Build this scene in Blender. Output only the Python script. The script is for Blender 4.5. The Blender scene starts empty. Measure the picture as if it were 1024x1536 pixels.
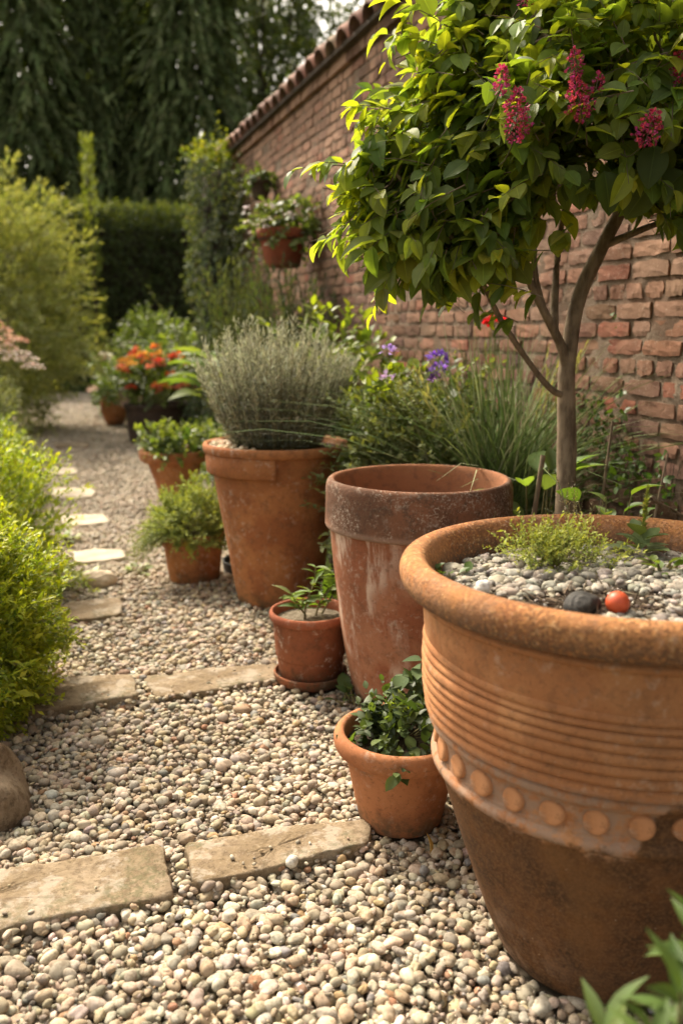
import bpy, math, numpy as np
from math import radians as R_, pi
rng = np.random.default_rng(7)
S = bpy.context.scene
COL = S.collection
A = np.asarray

# ------------------------------------------------------------------ scene objects
def tag(o, label=None, cat=None, group=None, kind=None):
    if label: o['label'] = label
    if cat: o['category'] = cat
    if group: o['group'] = group
    if kind: o['kind'] = kind
    return o

def thing(name, label, cat, loc=(0, 0, 0), group=None, rz=0.0, tilt=(0, 0)):
    o = bpy.data.objects.new(name, None); COL.objects.link(o)
    o.location = loc; o.rotation_euler = (tilt[0], tilt[1], rz); o.empty_display_size = .1
    return tag(o, label, cat, group)

class MB:
    """collects arrays of vertices / faces / colours and links them as one mesh object"""
    def __init__(s): s.v = []; s.f = []; s.c = []; s.n = 0; s.m = []
    def add(s, V, F, C=(1, 1, 1), mi=0):
        V = A(V, float).reshape(-1, 3); F = A(F, int)
        C = A(C, float)
        if C.ndim == 1: C = np.broadcast_to(C, (len(V), 3))
        s.v.append(V); s.f.append(F + s.n); s.c.append(C); s.m.append(mi); s.n += len(V)
        return s
    def build(s, name, mat, parent=None, smooth=True, loc=None):
        me = bpy.data.meshes.new(name)
        V = np.concatenate(s.v); C = np.concatenate(s.c)
        loops = np.concatenate([f.ravel() for f in s.f])
        tot = np.concatenate([np.full(len(f), f.shape[1]) for f in s.f])
        st = np.concatenate([[0], np.cumsum(tot)[:-1]])
        mi = np.concatenate([np.full(len(f), k) for f, k in zip(s.f, s.m)])
        me.vertices.add(len(V)); me.loops.add(len(loops)); me.polygons.add(len(tot))
        me.vertices.foreach_set('co', V.astype(np.float32).ravel())
        me.loops.foreach_set('vertex_index', loops.astype(np.int32))
        me.polygons.foreach_set('loop_start', st.astype(np.int32))
        me.polygons.foreach_set('use_smooth', np.full(len(tot), bool(smooth)))
        mats = mat if isinstance(mat, (list, tuple)) else [mat]
        for m in mats: me.materials.append(m)
        if len(mats) > 1: me.polygons.foreach_set('material_index', mi.astype(np.int32))
        me.update(calc_edges=True)
        ca = me.color_attributes.new('col', 'FLOAT_COLOR', 'POINT')
        ca.data.foreach_set('color', np.concatenate([C, np.ones((len(C), 1))], 1).astype(np.float32).ravel())
        o = bpy.data.objects.new(name, me); COL.objects.link(o)
        if parent is not None: o.parent = parent
        if loc is not None: o.location = loc
        return o

def norm(v): return v / np.maximum(np.linalg.norm(v, axis=-1, keepdims=True), 1e-9)
def rnd(n, s=1.0): return rng.normal(0, s, (n, 3))
def uni(a, b, n=None): return rng.uniform(a, b, n)
def pick(cols, n, jit=.12):
    c = A(cols, float)[rng.integers(0, len(cols), n)]
    return np.clip(c * (1 + rng.normal(0, jit, (n, 1))) * (1 + rng.normal(0, jit * .3, (n, 3))), 0.002, 1)

# ------------------------------------------------------------------ templates
def leaf(rows=5, w=.5, peak=.4, fold=.12, curl=.15, sharp=1.0, vein=1.18):
    t = np.linspace(0, 1, rows + 1); a = math.log(.5) / math.log(peak)
    wd = np.maximum(w / 2 * np.sin(pi * t ** a) ** sharp, .008)
    V = []; T = []
    for k in range(rows + 1):
        for x, tt in ((-1, 1), (0, vein), (1, 1)):
            V.append((x * wd[k], t[k], fold * abs(x) * wd[k] * 2 - curl * t[k] ** 2)); T.append(tt)
    F = []
    for k in range(rows):
        for j in (0, 1):
            i = k * 3 + j; F.append((i, i + 1, i + 4, i + 3))
    return A(V), A(F), A(T)
def ribbed(rows=8, w=.66, peak=.38, fold=.16, curl=.22, sharp=.8, vein=1.45):
    t = np.linspace(0, 1, rows + 1); a = math.log(.5) / math.log(peak); wd = np.maximum(w / 2 * np.sin(pi * t ** a) ** sharp, .01); V = []; T = []; F = []
    for k in range(rows + 1):
        for x, tt in ((-1, .95), (-.55, 1.02), (-.07, .92), (0, vein), (.07, .92), (.55, 1.02), (1, .95)):
            f = .07 if abs(x) < .3 else 1; wav = .012 * math.sin(k * 2.4) * abs(x)
            V.append((x * wd[k], t[k] + .06 * abs(x) * math.sin(pi * t[k]), fold * abs(x) ** 1.3 * wd[k] * 2 - curl * t[k] ** 2 + wav)); T.append(tt * (1.07 if k % 2 and .3 < abs(x) < .8 else 1))
    for k in range(rows):
        for j in range(6): i = k * 7 + j; F.append((i, i + 1, i + 8, i + 7))
    return A(V), A(F), A(T)
def diamond(w=.35, peak=.45, fold=.08):
    return (A([(0, 0, 0), (-w / 2, peak, fold), (0, 1, -.05), (w / 2, peak, fold)]), A([(0, 3, 2), (0, 2, 1)]), A([1, 1, 1, 1.]))
def petal(w=.8):
    return (A([(0, 0, 0), (-w / 2, .6, .1), (-w / 4, 1, .05), (w / 4, 1, .05), (w / 2, .6, .1)]), A([(0, 4, 3, 2), (0, 2, 1, 1)])[:1], A([1, 1, 1, 1, 1.]))

def scatter(mb, T, P, D, U, s, C, wid=None):
    V, F, tint = T
    N = len(P); D = norm(D); X = norm(np.cross(D, U)); Z = np.cross(X, D)
    s = np.broadcast_to(A(s, float), (N,))
    L = np.broadcast_to(V, (N,) + V.shape).copy()
    if wid is not None: L[:, :, 0] *= wid[:, None]
    M = np.stack([X, D, Z], 1)
    W = np.einsum('nvk,nkj->nvj', L, M) * s[:, None, None] + P[:, None, :]
    FF = (F[None] + (np.arange(N) * len(V))[:, None, None]).reshape(-1, F.shape[1])
    CC = np.clip(C[:, None, :] * tint[None, :, None], 0, 1).reshape(-1, 3)
    mb.add(W.reshape(-1, 3), FF, CC)

def perp(d):
    a = np.where(np.abs(d[..., 2:3]) < .9, A([0, 0, 1.]), A([1., 0, 0]))
    u = norm(np.cross(d, a)); return u, np.cross(d, u)

def twig_leaves(b, d, L, K, ang=.9, size=.03, droop=0., t0=.2, jit=.35, tip=.35, up=None, var=.3):
    N = len(b); d = norm(d); L = np.broadcast_to(A(L, float), (N,))
    t = np.clip(np.linspace(t0, 1, K)[None] + uni(-.4, .4, (N, K)) / K, 0.02, 1.02)
    Ld = L[:, None, None]; tt = t[..., None]
    g = A([0, 0, -1.])
    pos = b[:, None] + d[:, None] * Ld * tt + g * (droop * Ld * tt ** 2)
    tan = norm(d[:, None] + g * (2 * droop * tt))
    u, v = perp(tan)
    az = np.arange(K)[None] * 2.4 + uni(0, 6.28, (N, 1)) + uni(-.5, .5, (N, K))
    rad = u * np.cos(az)[..., None] + v * np.sin(az)[..., None]
    an = ang * (1 - .45 * t)[..., None]
    D = norm(tan * np.cos(an) + rad * np.sin(an) + rng.normal(0, jit, (N, K, 3)))
    UP = tan * .6 + (A([0, 0, 1.]) if up is None else A(up)) + rng.normal(0, jit, (N, K, 3))
    s = size * (1 - tip * t) * np.exp(rng.normal(0, var, (N, K)))
    return pos.reshape(-1, 3), D.reshape(-1, 3), UP.reshape(-1, 3), s.ravel(), np.repeat(np.arange(N), K), t.ravel()

def tubes(mb, P, r, C, sides=4):
    """P (N,S,3) polylines, r (N,S)"""
    P = A(P, float); N, Sn, _ = P.shape; r = np.broadcast_to(A(r, float), (N, Sn))
    tan = norm(np.gradient(P, axis=1)); u, v = perp(tan)
    a = np.arange(sides) * 2 * pi / sides
    ring = P[:, :, None] + r[..., None, None] * (u[:, :, None] * np.cos(a)[None, None, :, None] + v[:, :, None] * np.sin(a)[None, None, :, None])
    i, j, k = np.meshgrid(np.arange(N), np.arange(Sn - 1), np.arange(sides), indexing='ij')
    k2 = (k + 1) % sides; ix = lambda a_, b_, c_: (a_ * Sn + b_) * sides + c_
    F = np.stack([ix(i, j, k), ix(i, j, k2), ix(i, j + 1, k2), ix(i, j + 1, k)], -1).reshape(-1, 4)
    C = A(C, float)
    if C.ndim == 2: C = np.repeat(C, Sn * sides, 0)
    mb.add(ring.reshape(-1, 3), F, C)
def twig_tubes(mb, b, d, L, r, C, droop=0., S_=4, sides=3):
    d = norm(d); N = len(b); t = np.linspace(0, 1, S_)[None, :, None]; L = np.broadcast_to(A(L, float), (N,))[:, None, None]
    P = b[:, None] + d[:, None] * L * t + A([0, 0, -1.]) * droop * L * t ** 2
    tubes(mb, P, np.broadcast_to(A(r, float) * np.linspace(1, .35, S_)[None], (N, S_)), C, sides)
def spline(pts, n=16):
    pts = A(pts, float); m = len(pts); out = []
    q = np.concatenate([[2 * pts[0] - pts[1]], pts, [2 * pts[-1] - pts[-2]]])
    for x in np.linspace(0, m - 1 - 1e-6, n):
        i = int(x); t = x - i; a, b, c, d = q[i:i + 4]
        out.append(.5 * ((2 * b) + (-a + c) * t + (2 * a - 5 * b + 4 * c - d) * t * t + (-a + 3 * b - 3 * c + d) * t ** 3))
    return A(out)
def limb(mb, pts, r0, r1, C=(1, 1, 1), n=16, sides=10, wob=.04):
    P = spline(pts, n); r = np.linspace(r0, r1, n) * (1 + rng.normal(0, wob, n))
    tubes(mb, P[None], r[None], C, sides)

def lathe(mb, prof, seg=96, a0=0, a1=2 * pi, wob=0., C=(1, 1, 1), zw=0.):
    prof = A(prof, float); n = len(prof); closed = abs(a1 - a0 - 2 * pi) < 1e-6
    an = np.linspace(a0, a1, seg, endpoint=not closed); na = len(an)
    r = prof[:, 0][:, None] * np.ones(na)
    if wob:
        k = rng.uniform(0, 6.28, 4)
        r = r * (1 + wob * (np.sin(2 * an + k[0]) * .5 + np.sin(3 * an + k[1]) * .4 + .3 * np.sin(5 * an + 9 * prof[:, 1][:, None] + k[2])))
    z = prof[:, 1][:, None] + wob * .15 * np.sin(2 * an + 1.) * np.ones((n, 1))
    if zw:
        q = prof[:, 1][:, None]; wt = np.sin(pi * np.clip((q - q.min()) / (np.ptp(q) + 1e-9), 0, 1)); z = z + zw * wt * (np.sin(2 * an + 40 * q) + .6 * np.sin(3 * an - 55 * q) + .4 * np.sin(7 * an + 90 * q)); r = r + zw * .35 * wt * np.sin(4 * an + 70 * q)
    V = np.stack([r * np.cos(an), r * np.sin(an), z * np.ones(na)], -1).reshape(-1, 3)
    F = []
    for i in range(n - 1):
        j = np.arange(na if closed else na - 1); j2 = (j + 1) % na
        F.append(np.stack([i * na + j, i * na + j2, (i + 1) * na + j2, (i + 1) * na + j], -1))
    mb.add(V, np.concatenate(F), C)
def smoothp(p, k=3):
    """rounds a profile: resampled Catmull-Rom through its points"""
    return spline([(x, y, 0) for x, y in p], len(p) * k)[:, :2]

def ico(level):
    t = (1 + 5 ** .5) / 2
    V = [(-1, t, 0), (1, t, 0), (-1, -t, 0), (1, -t, 0), (0, -1, t), (0, 1, t), (0, -1, -t), (0, 1, -t), (t, 0, -1), (t, 0, 1), (-t, 0, -1), (-t, 0, 1)]
    F = [(0, 11, 5), (0, 5, 1), (0, 1, 7), (0, 7, 10), (0, 10, 11), (1, 5, 9), (5, 11, 4), (11, 10, 2), (10, 7, 6), (7, 1, 8), (3, 9, 4), (3, 4, 2), (3, 2, 6), (3, 6, 8), (3, 8, 9), (4, 9, 5), (2, 4, 11), (6, 2, 10), (8, 6, 7), (9, 8, 1)]
    V = [norm(A(v, float)) for v in V]
    for _ in range(level):
        mid = {}; F2 = []
        def m(a, b):
            k = (min(a, b), max(a, b))
            if k not in mid: mid[k] = len(V); V.append(norm(V[a] + V[b]))
            return mid[k]
        for a, b, c in F:
            x, y, z = m(a, b), m(b, c), m(c, a); F2 += [(a, x, z), (b, y, x), (c, z, y), (x, y, z)]
        F = F2
    return A(V), A(F)
ICO = [ico(k) for k in range(5)]

def pebbles(mb, P, s, level, C, flat=.66, tilt=.35, rough=.13):
    V, F = ICO[level]; N = len(P)
    if N == 0: return
    k1 = rnd(N, 1.6); k2 = rnd(N, 2.6); p = uni(0, 6.28, (N, 2))
    h = 1 + rough * np.sin(np.einsum('vj,nj->nv', V, k1) + p[:, :1]) + rough * .6 * np.sin(np.einsum('vj,nj->nv', V, k2) + p[:, 1:])
    ax = np.stack([uni(.95, 1.35, N), uni(.75, 1.0, N), uni(flat - .14, flat + .2, N)], 1)
    W = V[None] * h[..., None] * ax[:, None]
    a = uni(0, 6.28, N); tx = rng.normal(0, tilt, N); c, s_ = np.cos(a), np.sin(a); ct, st = np.cos(tx), np.sin(tx); o = np.zeros(N); i = np.ones(N)
    Rx = np.stack([np.stack([i, o, o], 1), np.stack([o, ct, -st], 1), np.stack([o, st, ct], 1)], 1)
    Rz = np.stack([np.stack([c, -s_, o], 1), np.stack([s_, c, o], 1), np.stack([o, o, i], 1)], 1)
    M = np.einsum('nij,njk->nik', Rz, Rx)
    W = np.einsum('nvj,nij->nvi', W, M) * A(s)[:, None, None] + A(P)[:, None]
    FF = (F[None] + (np.arange(N) * len(V))[:, None, None]).reshape(-1, 3)
    mb.add(W.reshape(-1, 3), FF, np.repeat(C, len(V), 0))

def inpoly(x, y, poly):
    r = np.zeros(x.shape, bool); n = len(poly)
    for i in range(n):
        x0, y0 = poly[i]; x1, y1 = poly[(i + 1) % n]
        c = ((y0 > y) != (y1 > y)) & (x < (x1 - x0) * (y - y0) / (y1 - y0 + 1e-12) + x0)
        r ^= c
    return r

# ------------------------------------------------------------------ materials
class G:
    def __init__(s, name):
        s.m = bpy.data.materials.new(name); s.m.use_nodes = True
        s.t = s.m.node_tree; s.t.nodes.clear()
        s.out = s.n('ShaderNodeOutputMaterial'); s.tc = None
    def n(s, typ, **kw):
        x = s.t.nodes.new(typ)
        for k, v in kw.items(): setattr(x, k, v)
        return x
    def l(s, a, b):
        if hasattr(a, 'is_output') or isinstance(a, bpy.types.NodeSocket): s.t.links.new(a, b)
        else: b.default_value = a
    def obj(s, scale=None):
        if s.tc is None: s.tc = s.n('ShaderNodeTexCoord')
        o = s.tc.outputs['Object']
        if scale is None: return o
        mp = s.n('ShaderNodeMapping'); mp.inputs['Scale'].default_value = scale; s.l(o, mp.inputs['Vector']); return mp.outputs[0]
    def noise(s, scale, detail=4, rough=.6, vec=None, dist=0.):
        x = s.n('ShaderNodeTexNoise'); x.inputs['Scale'].default_value = scale; x.inputs['Detail'].default_value = detail
        x.inputs['Roughness'].default_value = rough; x.inputs['Distortion'].default_value = dist
        s.l(vec if vec is not None else s.obj(), x.inputs['Vector']); return x.outputs[0]
    def vor(s, scale, vec=None, feature='F1'):
        x = s.n('ShaderNodeTexVoronoi', feature=feature); x.inputs['Scale'].default_value = scale
        s.l(vec if vec is not None else s.obj(), x.inputs['Vector']); return x.outputs['Distance']
    def step(s, f, a, b, lo=0., hi=1.):
        x = s.n('ShaderNodeMapRange', interpolation_type='SMOOTHSTEP'); x.inputs[1].default_value = a; x.inputs[2].default_value = b
        x.inputs[3].default_value = lo; x.inputs[4].default_value = hi; s.l(f, x.inputs[0]); return x.outputs[0]
    def math(s, op, a, b=0.):
        x = s.n('ShaderNodeMath', operation=op); s.l(a, x.inputs[0]); s.l(b, x.inputs[1]); return x.outputs[0]
    def mix(s, f, a, b, mode='MIX'):
        x = s.n('ShaderNodeMix', data_type='RGBA', blend_type=mode); s.l(f, x.inputs[0])
        for v, k in ((a, 6), (b, 7)):
            s.l(v if isinstance(v, bpy.types.NodeSocket) else tuple(v) + (1,), x.inputs[k])
        return x.outputs[2]
    def attr(s, name='col'):
        return s.n('ShaderNodeVertexColor', layer_name=name).outputs[0]
    def xyz(s, sock=None):
        x = s.n('ShaderNodeSeparateXYZ'); s.l(sock if sock is not None else s.obj(), x.inputs[0]); return x.outputs
    def bump(s, h, strength, dist, prev=None):
        x = s.n('ShaderNodeBump'); x.inputs['Strength'].default_value = strength; x.inputs['Distance'].default_value = dist
        s.l(h, x.inputs['Height'])
        if prev is not None: s.l(prev, x.inputs['Normal'])
        return x.outputs[0]
    def bsdf(s, col, rough=.8, spec=.3, nrm=None, final=True):
        p = s.n('ShaderNodeBsdfPrincipled')
        s.l(col if isinstance(col, bpy.types.NodeSocket) else tuple(col) + (1,), p.inputs['Base Color']); s.l(rough, p.inputs['Roughness'])
        p.inputs['Specular IOR Level'].default_value = spec
        if nrm is not None: s.l(nrm, p.inputs['Normal'])
        if final: s.t.links.new(p.outputs[0], s.out.inputs[0])
        return p

def leafmat(name, trans=.4, rough=.45, spec=.35, tint=(1.5, 1.45, .35)):
    g = G(name); c = g.attr()
    n = g.noise(60, 2); c2 = g.mix(g.step(n, .3, .7, 0, .35), c, (.09, .1, .03), 'MIX')
    p = g.bsdf(c2, rough, spec, final=False)
    t = g.n('ShaderNodeBsdfTranslucent'); g.l(g.mix(1., c, tint, 'MULTIPLY'), t.inputs[0])
    m = g.n('ShaderNodeMixShader'); m.inputs[0].default_value = trans
    g.t.links.new(p.outputs[0], m.inputs[1]); g.t.links.new(t.outputs[0], m.inputs[2]); g.t.links.new(m.outputs[0], g.out.inputs[0])
    return g.m
LEAF = leafmat('leaf')
LEAFG = leafmat('glossy_leaf', .42, .46, .32)
TREELEAF = leafmat('tree_leaf', .58, .48, .3, (1.65, 1.5, .3))
LEAFD = leafmat('matt_leaf', .25, .7, .15)
PETAL = leafmat('petal', .35, .6, .2, (1.2, 1.1, 1.1))
def barkmat(name, a, b):
    g = G(name); v = g.obj((1, 1, .25)); n = g.noise(45, 6, .65, v); n2 = g.noise(9, 3)
    c = g.mix(g.step(n, .35, .65), a, b); c = g.mix(g.step(n2, .5, .7, 0, .6), c, tuple(x * 1.5 for x in b))
    g.bsdf(c, .85, .2, g.bump(n, .6, .006)); return g.m
SILVER = leafmat('silvery_leaf', .15, .75, .15, (1.2, 1.2, .9))
BARK = barkmat('bark', (.11, .078, .05), (.22, .165, .11))
STEM = barkmat('stem', (.10, .09, .04), (.19, .16, .07))
DARKBARK = barkmat('dark_bark', (.03, .022, .015), (.06, .045, .03))

def terracotta(name, a, b, grime=(.09, .05, .028), gr=.35, lime=.2, streak=0., grain=1.0, rough=.9, spec=.15, extra=None, foot=.75):
    g = G(name); a = tuple(x * .87 for x in a); b = tuple(x * .82 for x in b)
    big = g.noise(5, 5, .6); mid = g.noise(22, 6, .7); fine = g.noise(230, 3, .7); st = g.noise(14, 5, .65, g.obj((1, 1, .22)))
    c = g.mix(g.step(big, .41, .59), a, b); c = g.mix(g.step(g.noise(3.1, 3, .5), .45, .62, 0, .5), c, tuple(x * .72 for x in b))
    c = g.mix(g.step(mid, .49, .66, 0, gr), c, grime); c = g.mix(g.step(fine, .55, .7, 0, .25), c, tuple(min(1, x * 1.5) for x in a))
    if streak: c = g.mix(g.math('MULTIPLY', g.step(st, .47, .62, 0, streak), g.step(g.noise(2.6, 2), .36, .5)), c, (.55, .40, .31))
    lm = g.math('MULTIPLY', g.step(g.noise(34, 8, .75), .52, .64), g.step(g.noise(7, 4), .42, .58))
    c = g.mix(g.math('MULTIPLY', lm, lime), c, (.62, .54, .45))
    sp = g.step(g.vor(70), .03, .09, .45, 0.); c = g.mix(g.math('MULTIPLY', sp, g.step(mid, .5, .6)), c, (.6, .52, .44))
    ft = g.math('MULTIPLY', g.step(g.xyz()[2], .0, .10, 1, 0), g.step(mid, .40, .56)); c = g.mix(g.math('MULTIPLY', ft, foot), c, (.085, .07, .04))     # splashed soil and algae at the foot
    c = g.mix(g.math('MULTIPLY', g.step(g.noise(75, 6, .8), .54, .62), .4), c, grime)
    if extra: c = extra(g, c, dict(big=big, mid=mid, fine=fine, st=st))
    nr = g.bump(fine, .35 * grain, .002); nr = g.bump(mid, .5 * grain, .006, nr)
    g.bsdf(c, rough, spec, nr); return g.m

def soilmat(name, a=(.035, .025, .017), b=(.11, .08, .055)):
    g = G(name); n = g.noise(60, 6, .75); n2 = g.noise(6, 3)
    c = g.mix(g.step(n, .35, .7), a, b); c = g.mix(g.step(n2, .45, .7, 0, .4), c, tuple(x * .6 for x in b))
    g.bsdf(c, .95, .1, g.bump(n, 1., .012)); return g.m
SOIL = soilmat('soil')
SOILG = soilmat('pale_grit_soil', (.10, .08, .055), (.30, .25, .18))
def stonemat(name, bump=.25):
    g = G(name); c = g.attr(); n = g.noise(90, 5, .7); n2 = g.noise(28, 4, .6)
    c = g.mix(g.step(n, .46, .62, 0, .6), c, g.mix(1., c, (.50, .44, .37), 'MULTIPLY'))
    c = g.mix(g.step(n2, .55, .7, 0, .35), c, g.mix(1., c, (1.35, 1.3, 1.2), 'MULTIPLY'))
    g.bsdf(c, .78, .25, g.bump(n, bump, .003)); return g.m
PEB = stonemat('pebble')
def slabmat():
    g = G('sandstone'); n = g.noise(7, 6, .6); f = g.noise(120, 4, .7); m = g.noise(30, 6, .7); pit = g.vor(26)
    c = g.mix(g.step(n, .33, .66), (.175, .125, .072), (.27, .205, .135)); c = g.mix(g.step(m, .48, .60, 0, .75), c, (.13, .09, .055)); c = g.mix(g.step(g.noise(75, 6, .8), .52, .60, 0, .7), c, (.10, .07, .04))
    c = g.mix(g.step(f, .52, .66, 0, .35), c, (.38, .31, .22)); c = g.mix(g.step(g.noise(11, 6, .7), .53, .62, 0, .6), c, (.36, .31, .245)); c = g.mix(g.math('MULTIPLY', g.step(pit, .05, .15, .8, 0), g.step(m, .48, .58)), c, (.09, .06, .035)); c = g.mix(g.math('MULTIPLY', g.step(g.noise(4.3, 5, .65), .52, .64), g.step(g.noise(55, 5, .75), .42, .58, 0, .6)), c, (.085, .085, .04))
    nr = g.bump(f, .35, .003); nr = g.bump(m, .6, .01, nr)
    g.bsdf(c, .88, .15, nr); return g.m
SLAB = slabmat()
def palestone():
    g = G('pale_stone'); n = g.noise(7, 6, .6); f = g.noise(60, 4, .7)
    c = g.mix(g.step(n, .33, .66), (.34, .28, .205), (.46, .395, .31)); c = g.mix(g.step(f, .5, .75, 0, .5), c, (.4, .31, .2))
    g.bsdf(c, .85, .15, g.bump(f, .5, .006)); return g.m
PALE = palestone()

# ------------------------------------------------------------------ world, sun, camera
SUN_AZ = math.atan2(.95, -.31); SUN_EL = R_(48)           # the sun stands behind the planting on the far side of the path
w = bpy.data.worlds.new('World'); S.world = w; w.use_nodes = True
nt = w.node_tree; bg = nt.nodes['Background']; sky = nt.nodes.new('ShaderNodeTexSky'); sky.sky_type = 'NISHITA'
sky.sun_disc = False; sky.sun_elevation = SUN_EL; sky.sun_rotation = pi / 2 - SUN_AZ; sky.air_density = 1.0; sky.dust_density = 7.0; sky.ozone_density = 1.0
hz = nt.nodes.new('ShaderNodeHueSaturation'); hz.inputs['Saturation'].default_value = .35      # hazy, nearly white sky
wm = nt.nodes.new('ShaderNodeMix'); wm.data_type = 'RGBA'; wm.blend_type = 'MULTIPLY'; wm.inputs[0].default_value = 1; wm.inputs[7].default_value = (1, .93, .80, 1)
nt.links.new(sky.outputs[0], hz.inputs['Color']); nt.links.new(hz.outputs[0], wm.inputs[6]); nt.links.new(wm.outputs[2], bg.inputs[0]); bg.inputs[1].default_value = .15
sl = bpy.data.lights.new('sun', 'SUN'); sl.energy = 2.2; sl.angle = R_(3.0); sl.color = (1, .89, .72)
so = bpy.data.objects.new('sun', sl); COL.objects.link(so)
import mathutils
sd = mathutils.Vector((math.cos(SUN_AZ) * math.cos(SUN_EL), math.sin(SUN_AZ) * math.cos(SUN_EL), math.sin(SUN_EL)))
so.rotation_euler = sd.to_track_quat('Z', 'Y').to_euler(); so.location = sd * 30
cd = bpy.data.cameras.new('camera'); cam = bpy.data.objects.new('camera', cd); COL.objects.link(cam); S.camera = cam
cd.sensor_fit = 'VERTICAL'; cd.sensor_height = 36; cd.lens = 1300 / 1536 * 36; cd.clip_start = .05; cd.clip_end = 500
cam.location = (0, 0, 1.3); cam.rotation_euler = (R_(90 - 11.65), 0, R_(-19.2))
cd.dof.use_dof = True; cd.dof.focus_distance = 2.25; cd.dof.aperture_fstop = cd.lens / 14.0; cd.dof.aperture_blades = 0
S.view_settings.view_transform = 'Standard'; S.view_settings.look = 'None'; S.view_settings.exposure = 1.42; S.view_settings.gamma = 1
S.render.engine = 'CYCLES'
try:
    S.cycles.use_denoising = True; S.cycles.max_bounces = 8; S.cycles.transparent_max_bounces = 8
except Exception: pass

# ------------------------------------------------------------------ ground
g = G('lawn'); n = g.noise(3, 5); n2 = g.noise(40, 5, .7)
gc = g.mix(g.step(n, .4, .6), (.045, .06, .018), (.07, .065, .03)); gc = g.mix(g.step(n2, .4, .7, 0, .5), gc, (.03, .03, .015))
g.bsdf(gc, .95, .1, g.bump(n2, 1, .03))
mb = MB(); mb.add([(-150, -60, -.06), (150, -60, -.06), (150, 240, -.06), (-150, 240, -.06)], [(0, 1, 2, 3)])
tag(mb.build('ground', g.m), 'dark earth and lawn under the whole garden', kind='structure')

g = G('gravel_bed'); v = g.vor(38); n = g.noise(9, 5); v2 = g.vor(90)
gc = g.mix(g.step(v, .1, .65), (.40, .33, .24), (.10, .08, .055)); gc = g.mix(g.step(n, .4, .65, 0, .4), gc, (.30, .22, .15))
g.bsdf(gc, .95, .1, g.bump(v, -1, .02))
mb = MB(); xs = np.linspace(-.55, 1.75, 24); ys = np.linspace(-.6, 23, 120)
X, Y = np.meshgrid(xs, ys, indexing='ij'); Z = -.02 + .004 * np.sin(X * 9 + Y * 4)
i, j = np.meshgrid(np.arange(23), np.arange(119), indexing='ij'); q = i * 120 + j
mb.add(np.stack([X, Y, Z], -1), np.stack([q, q + 120, q + 121, q + 1], -1).reshape(-1, 4))
tag(mb.build('gravel_path', g.m), 'pale gravel garden path', kind='structure')

def soil_h(x, y): return .42 * np.clip((x - 1.3) / .95, 0, 1) ** 1.3
mb = MB(); xs = np.linspace(1.22, 2.3, 20); ys = np.linspace(-1, 22, 160)
X, Y = np.meshgrid(xs, ys, indexing='ij'); Z = soil_h(X, Y) - .03 + .02 * np.sin(X * 13 + Y * 7) * np.sin(Y * 11)
i, j = np.meshgrid(np.arange(19), np.arange(159), indexing='ij'); q = i * 160 + j
mb.add(np.stack([X, Y, Z], -1), np.stack([q, q + 160, q + 161, q + 1], -1).reshape(-1, 4))
tag(mb.build('soil_bank', SOIL), 'bank of dark soil along the brick wall', kind='structure')

# ------------------------------------------------------------------ paving
SL = dict(A=[(-.62, 2.085), (.245, 2.03), (.238, 1.81), (-.62, 1.82)], B=[(.275, 2.01), (.76, 1.965), (.72, 1.86), (.27, 1.83)],
          C=[(-.10, 3.25), (.265, 3.19), (.268, 2.975), (-.10, 2.965)], D=[(.305, 3.19), (.83, 3.16), (.81, 2.985), (.335, 2.965)])
STEP = dict(s1=[(.05, 4.24), (.31, 4.23), (.30, 3.97), (.05, 3.98)], s2=[(.14, 5.28), (.30, 5.29), (.44, 5.23), (.43, 5.02), (.15, 5.0)],
            s3=[(.10, 6.40), (.40, 6.36), (.42, 6.05), (.11, 6.02)], s4=[(.06, 7.58), (.37, 7.53), (.41, 7.3), (.36, 7.08), (.07, 7.12)],
            s5=[(.01, 8.82), (.29, 8.78), (.31, 8.38), (.02, 8.36)], s6=[(.13, 10.82), (.56, 10.8), (.54, 10.38), (.14, 10.4)])
def paver(name, poly, z, label, cat, group, mat, th=.07, rough=.006):
    poly = A(poly, float); pts = []
    for k in range(len(poly)):
        p, q = poly[k], poly[(k + 1) % len(poly)]; m = max(3, int(np.hypot(*(q - p)) / .022))
        for t in np.arange(m) / m: pts.append(p + (q - p) * t)
    pts = A(pts); c = pts.mean(0); n = len(pts)
    # round the corners, roughen the edge
    for _ in range(1): pts = (np.roll(pts, 1, 0) + 2 * pts + np.roll(pts, -1, 0)) / 4
    k = np.cumsum(rng.normal(0, rough * .35, n)); k -= np.linspace(0, k[-1], n); out = norm(pts - c)
    pts = pts + out * (k + rng.normal(0, rough * .35, n))[:, None]
    o = A([c[0], c[1], 0]); V = []; rings = [(1.0, -th), (1.0, -.012), (.996, -.004), (.985, 0)] + [(f, .0015) for f in (.9, .75, .55, .35, .15)]
    for f, dz in rings:
        off = pts - c; sh = off - norm(off) * np.minimum(np.linalg.norm(off, axis=1, keepdims=True) * (1 - f), .012 if f > .98 else 9)
        zz = z + dz + (rng.normal(0, .0012, n) if f < 1 else 0) + .003 * np.sin(off[:, 0] * f * 17 + off[:, 1] * f * 11)
        V.append(np.column_stack([sh, zz * np.ones(n)]))
    V = np.concatenate(V + [A([[0, 0, z + .001]])]); F = []; j = np.arange(n); j2 = (j + 1) % n
    for r in range(len(rings) - 1): F.append(np.stack([r * n + j, r * n + j2, (r + 1) * n + j2, (r + 1) * n + j], -1))
    mb = MB(); mb.add(V, np.concatenate(F)); mb.f.append(np.stack([(len(rings) - 1) * n + j, (len(rings) - 1) * n + j2, np.full(n, len(V) - 1)], -1)); mb.m.append(0)
    return tag(mb.build(name, mat, loc=tuple(o)), label, cat, group)
PV = 'sandstone slabs laid across the gravel'
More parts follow.
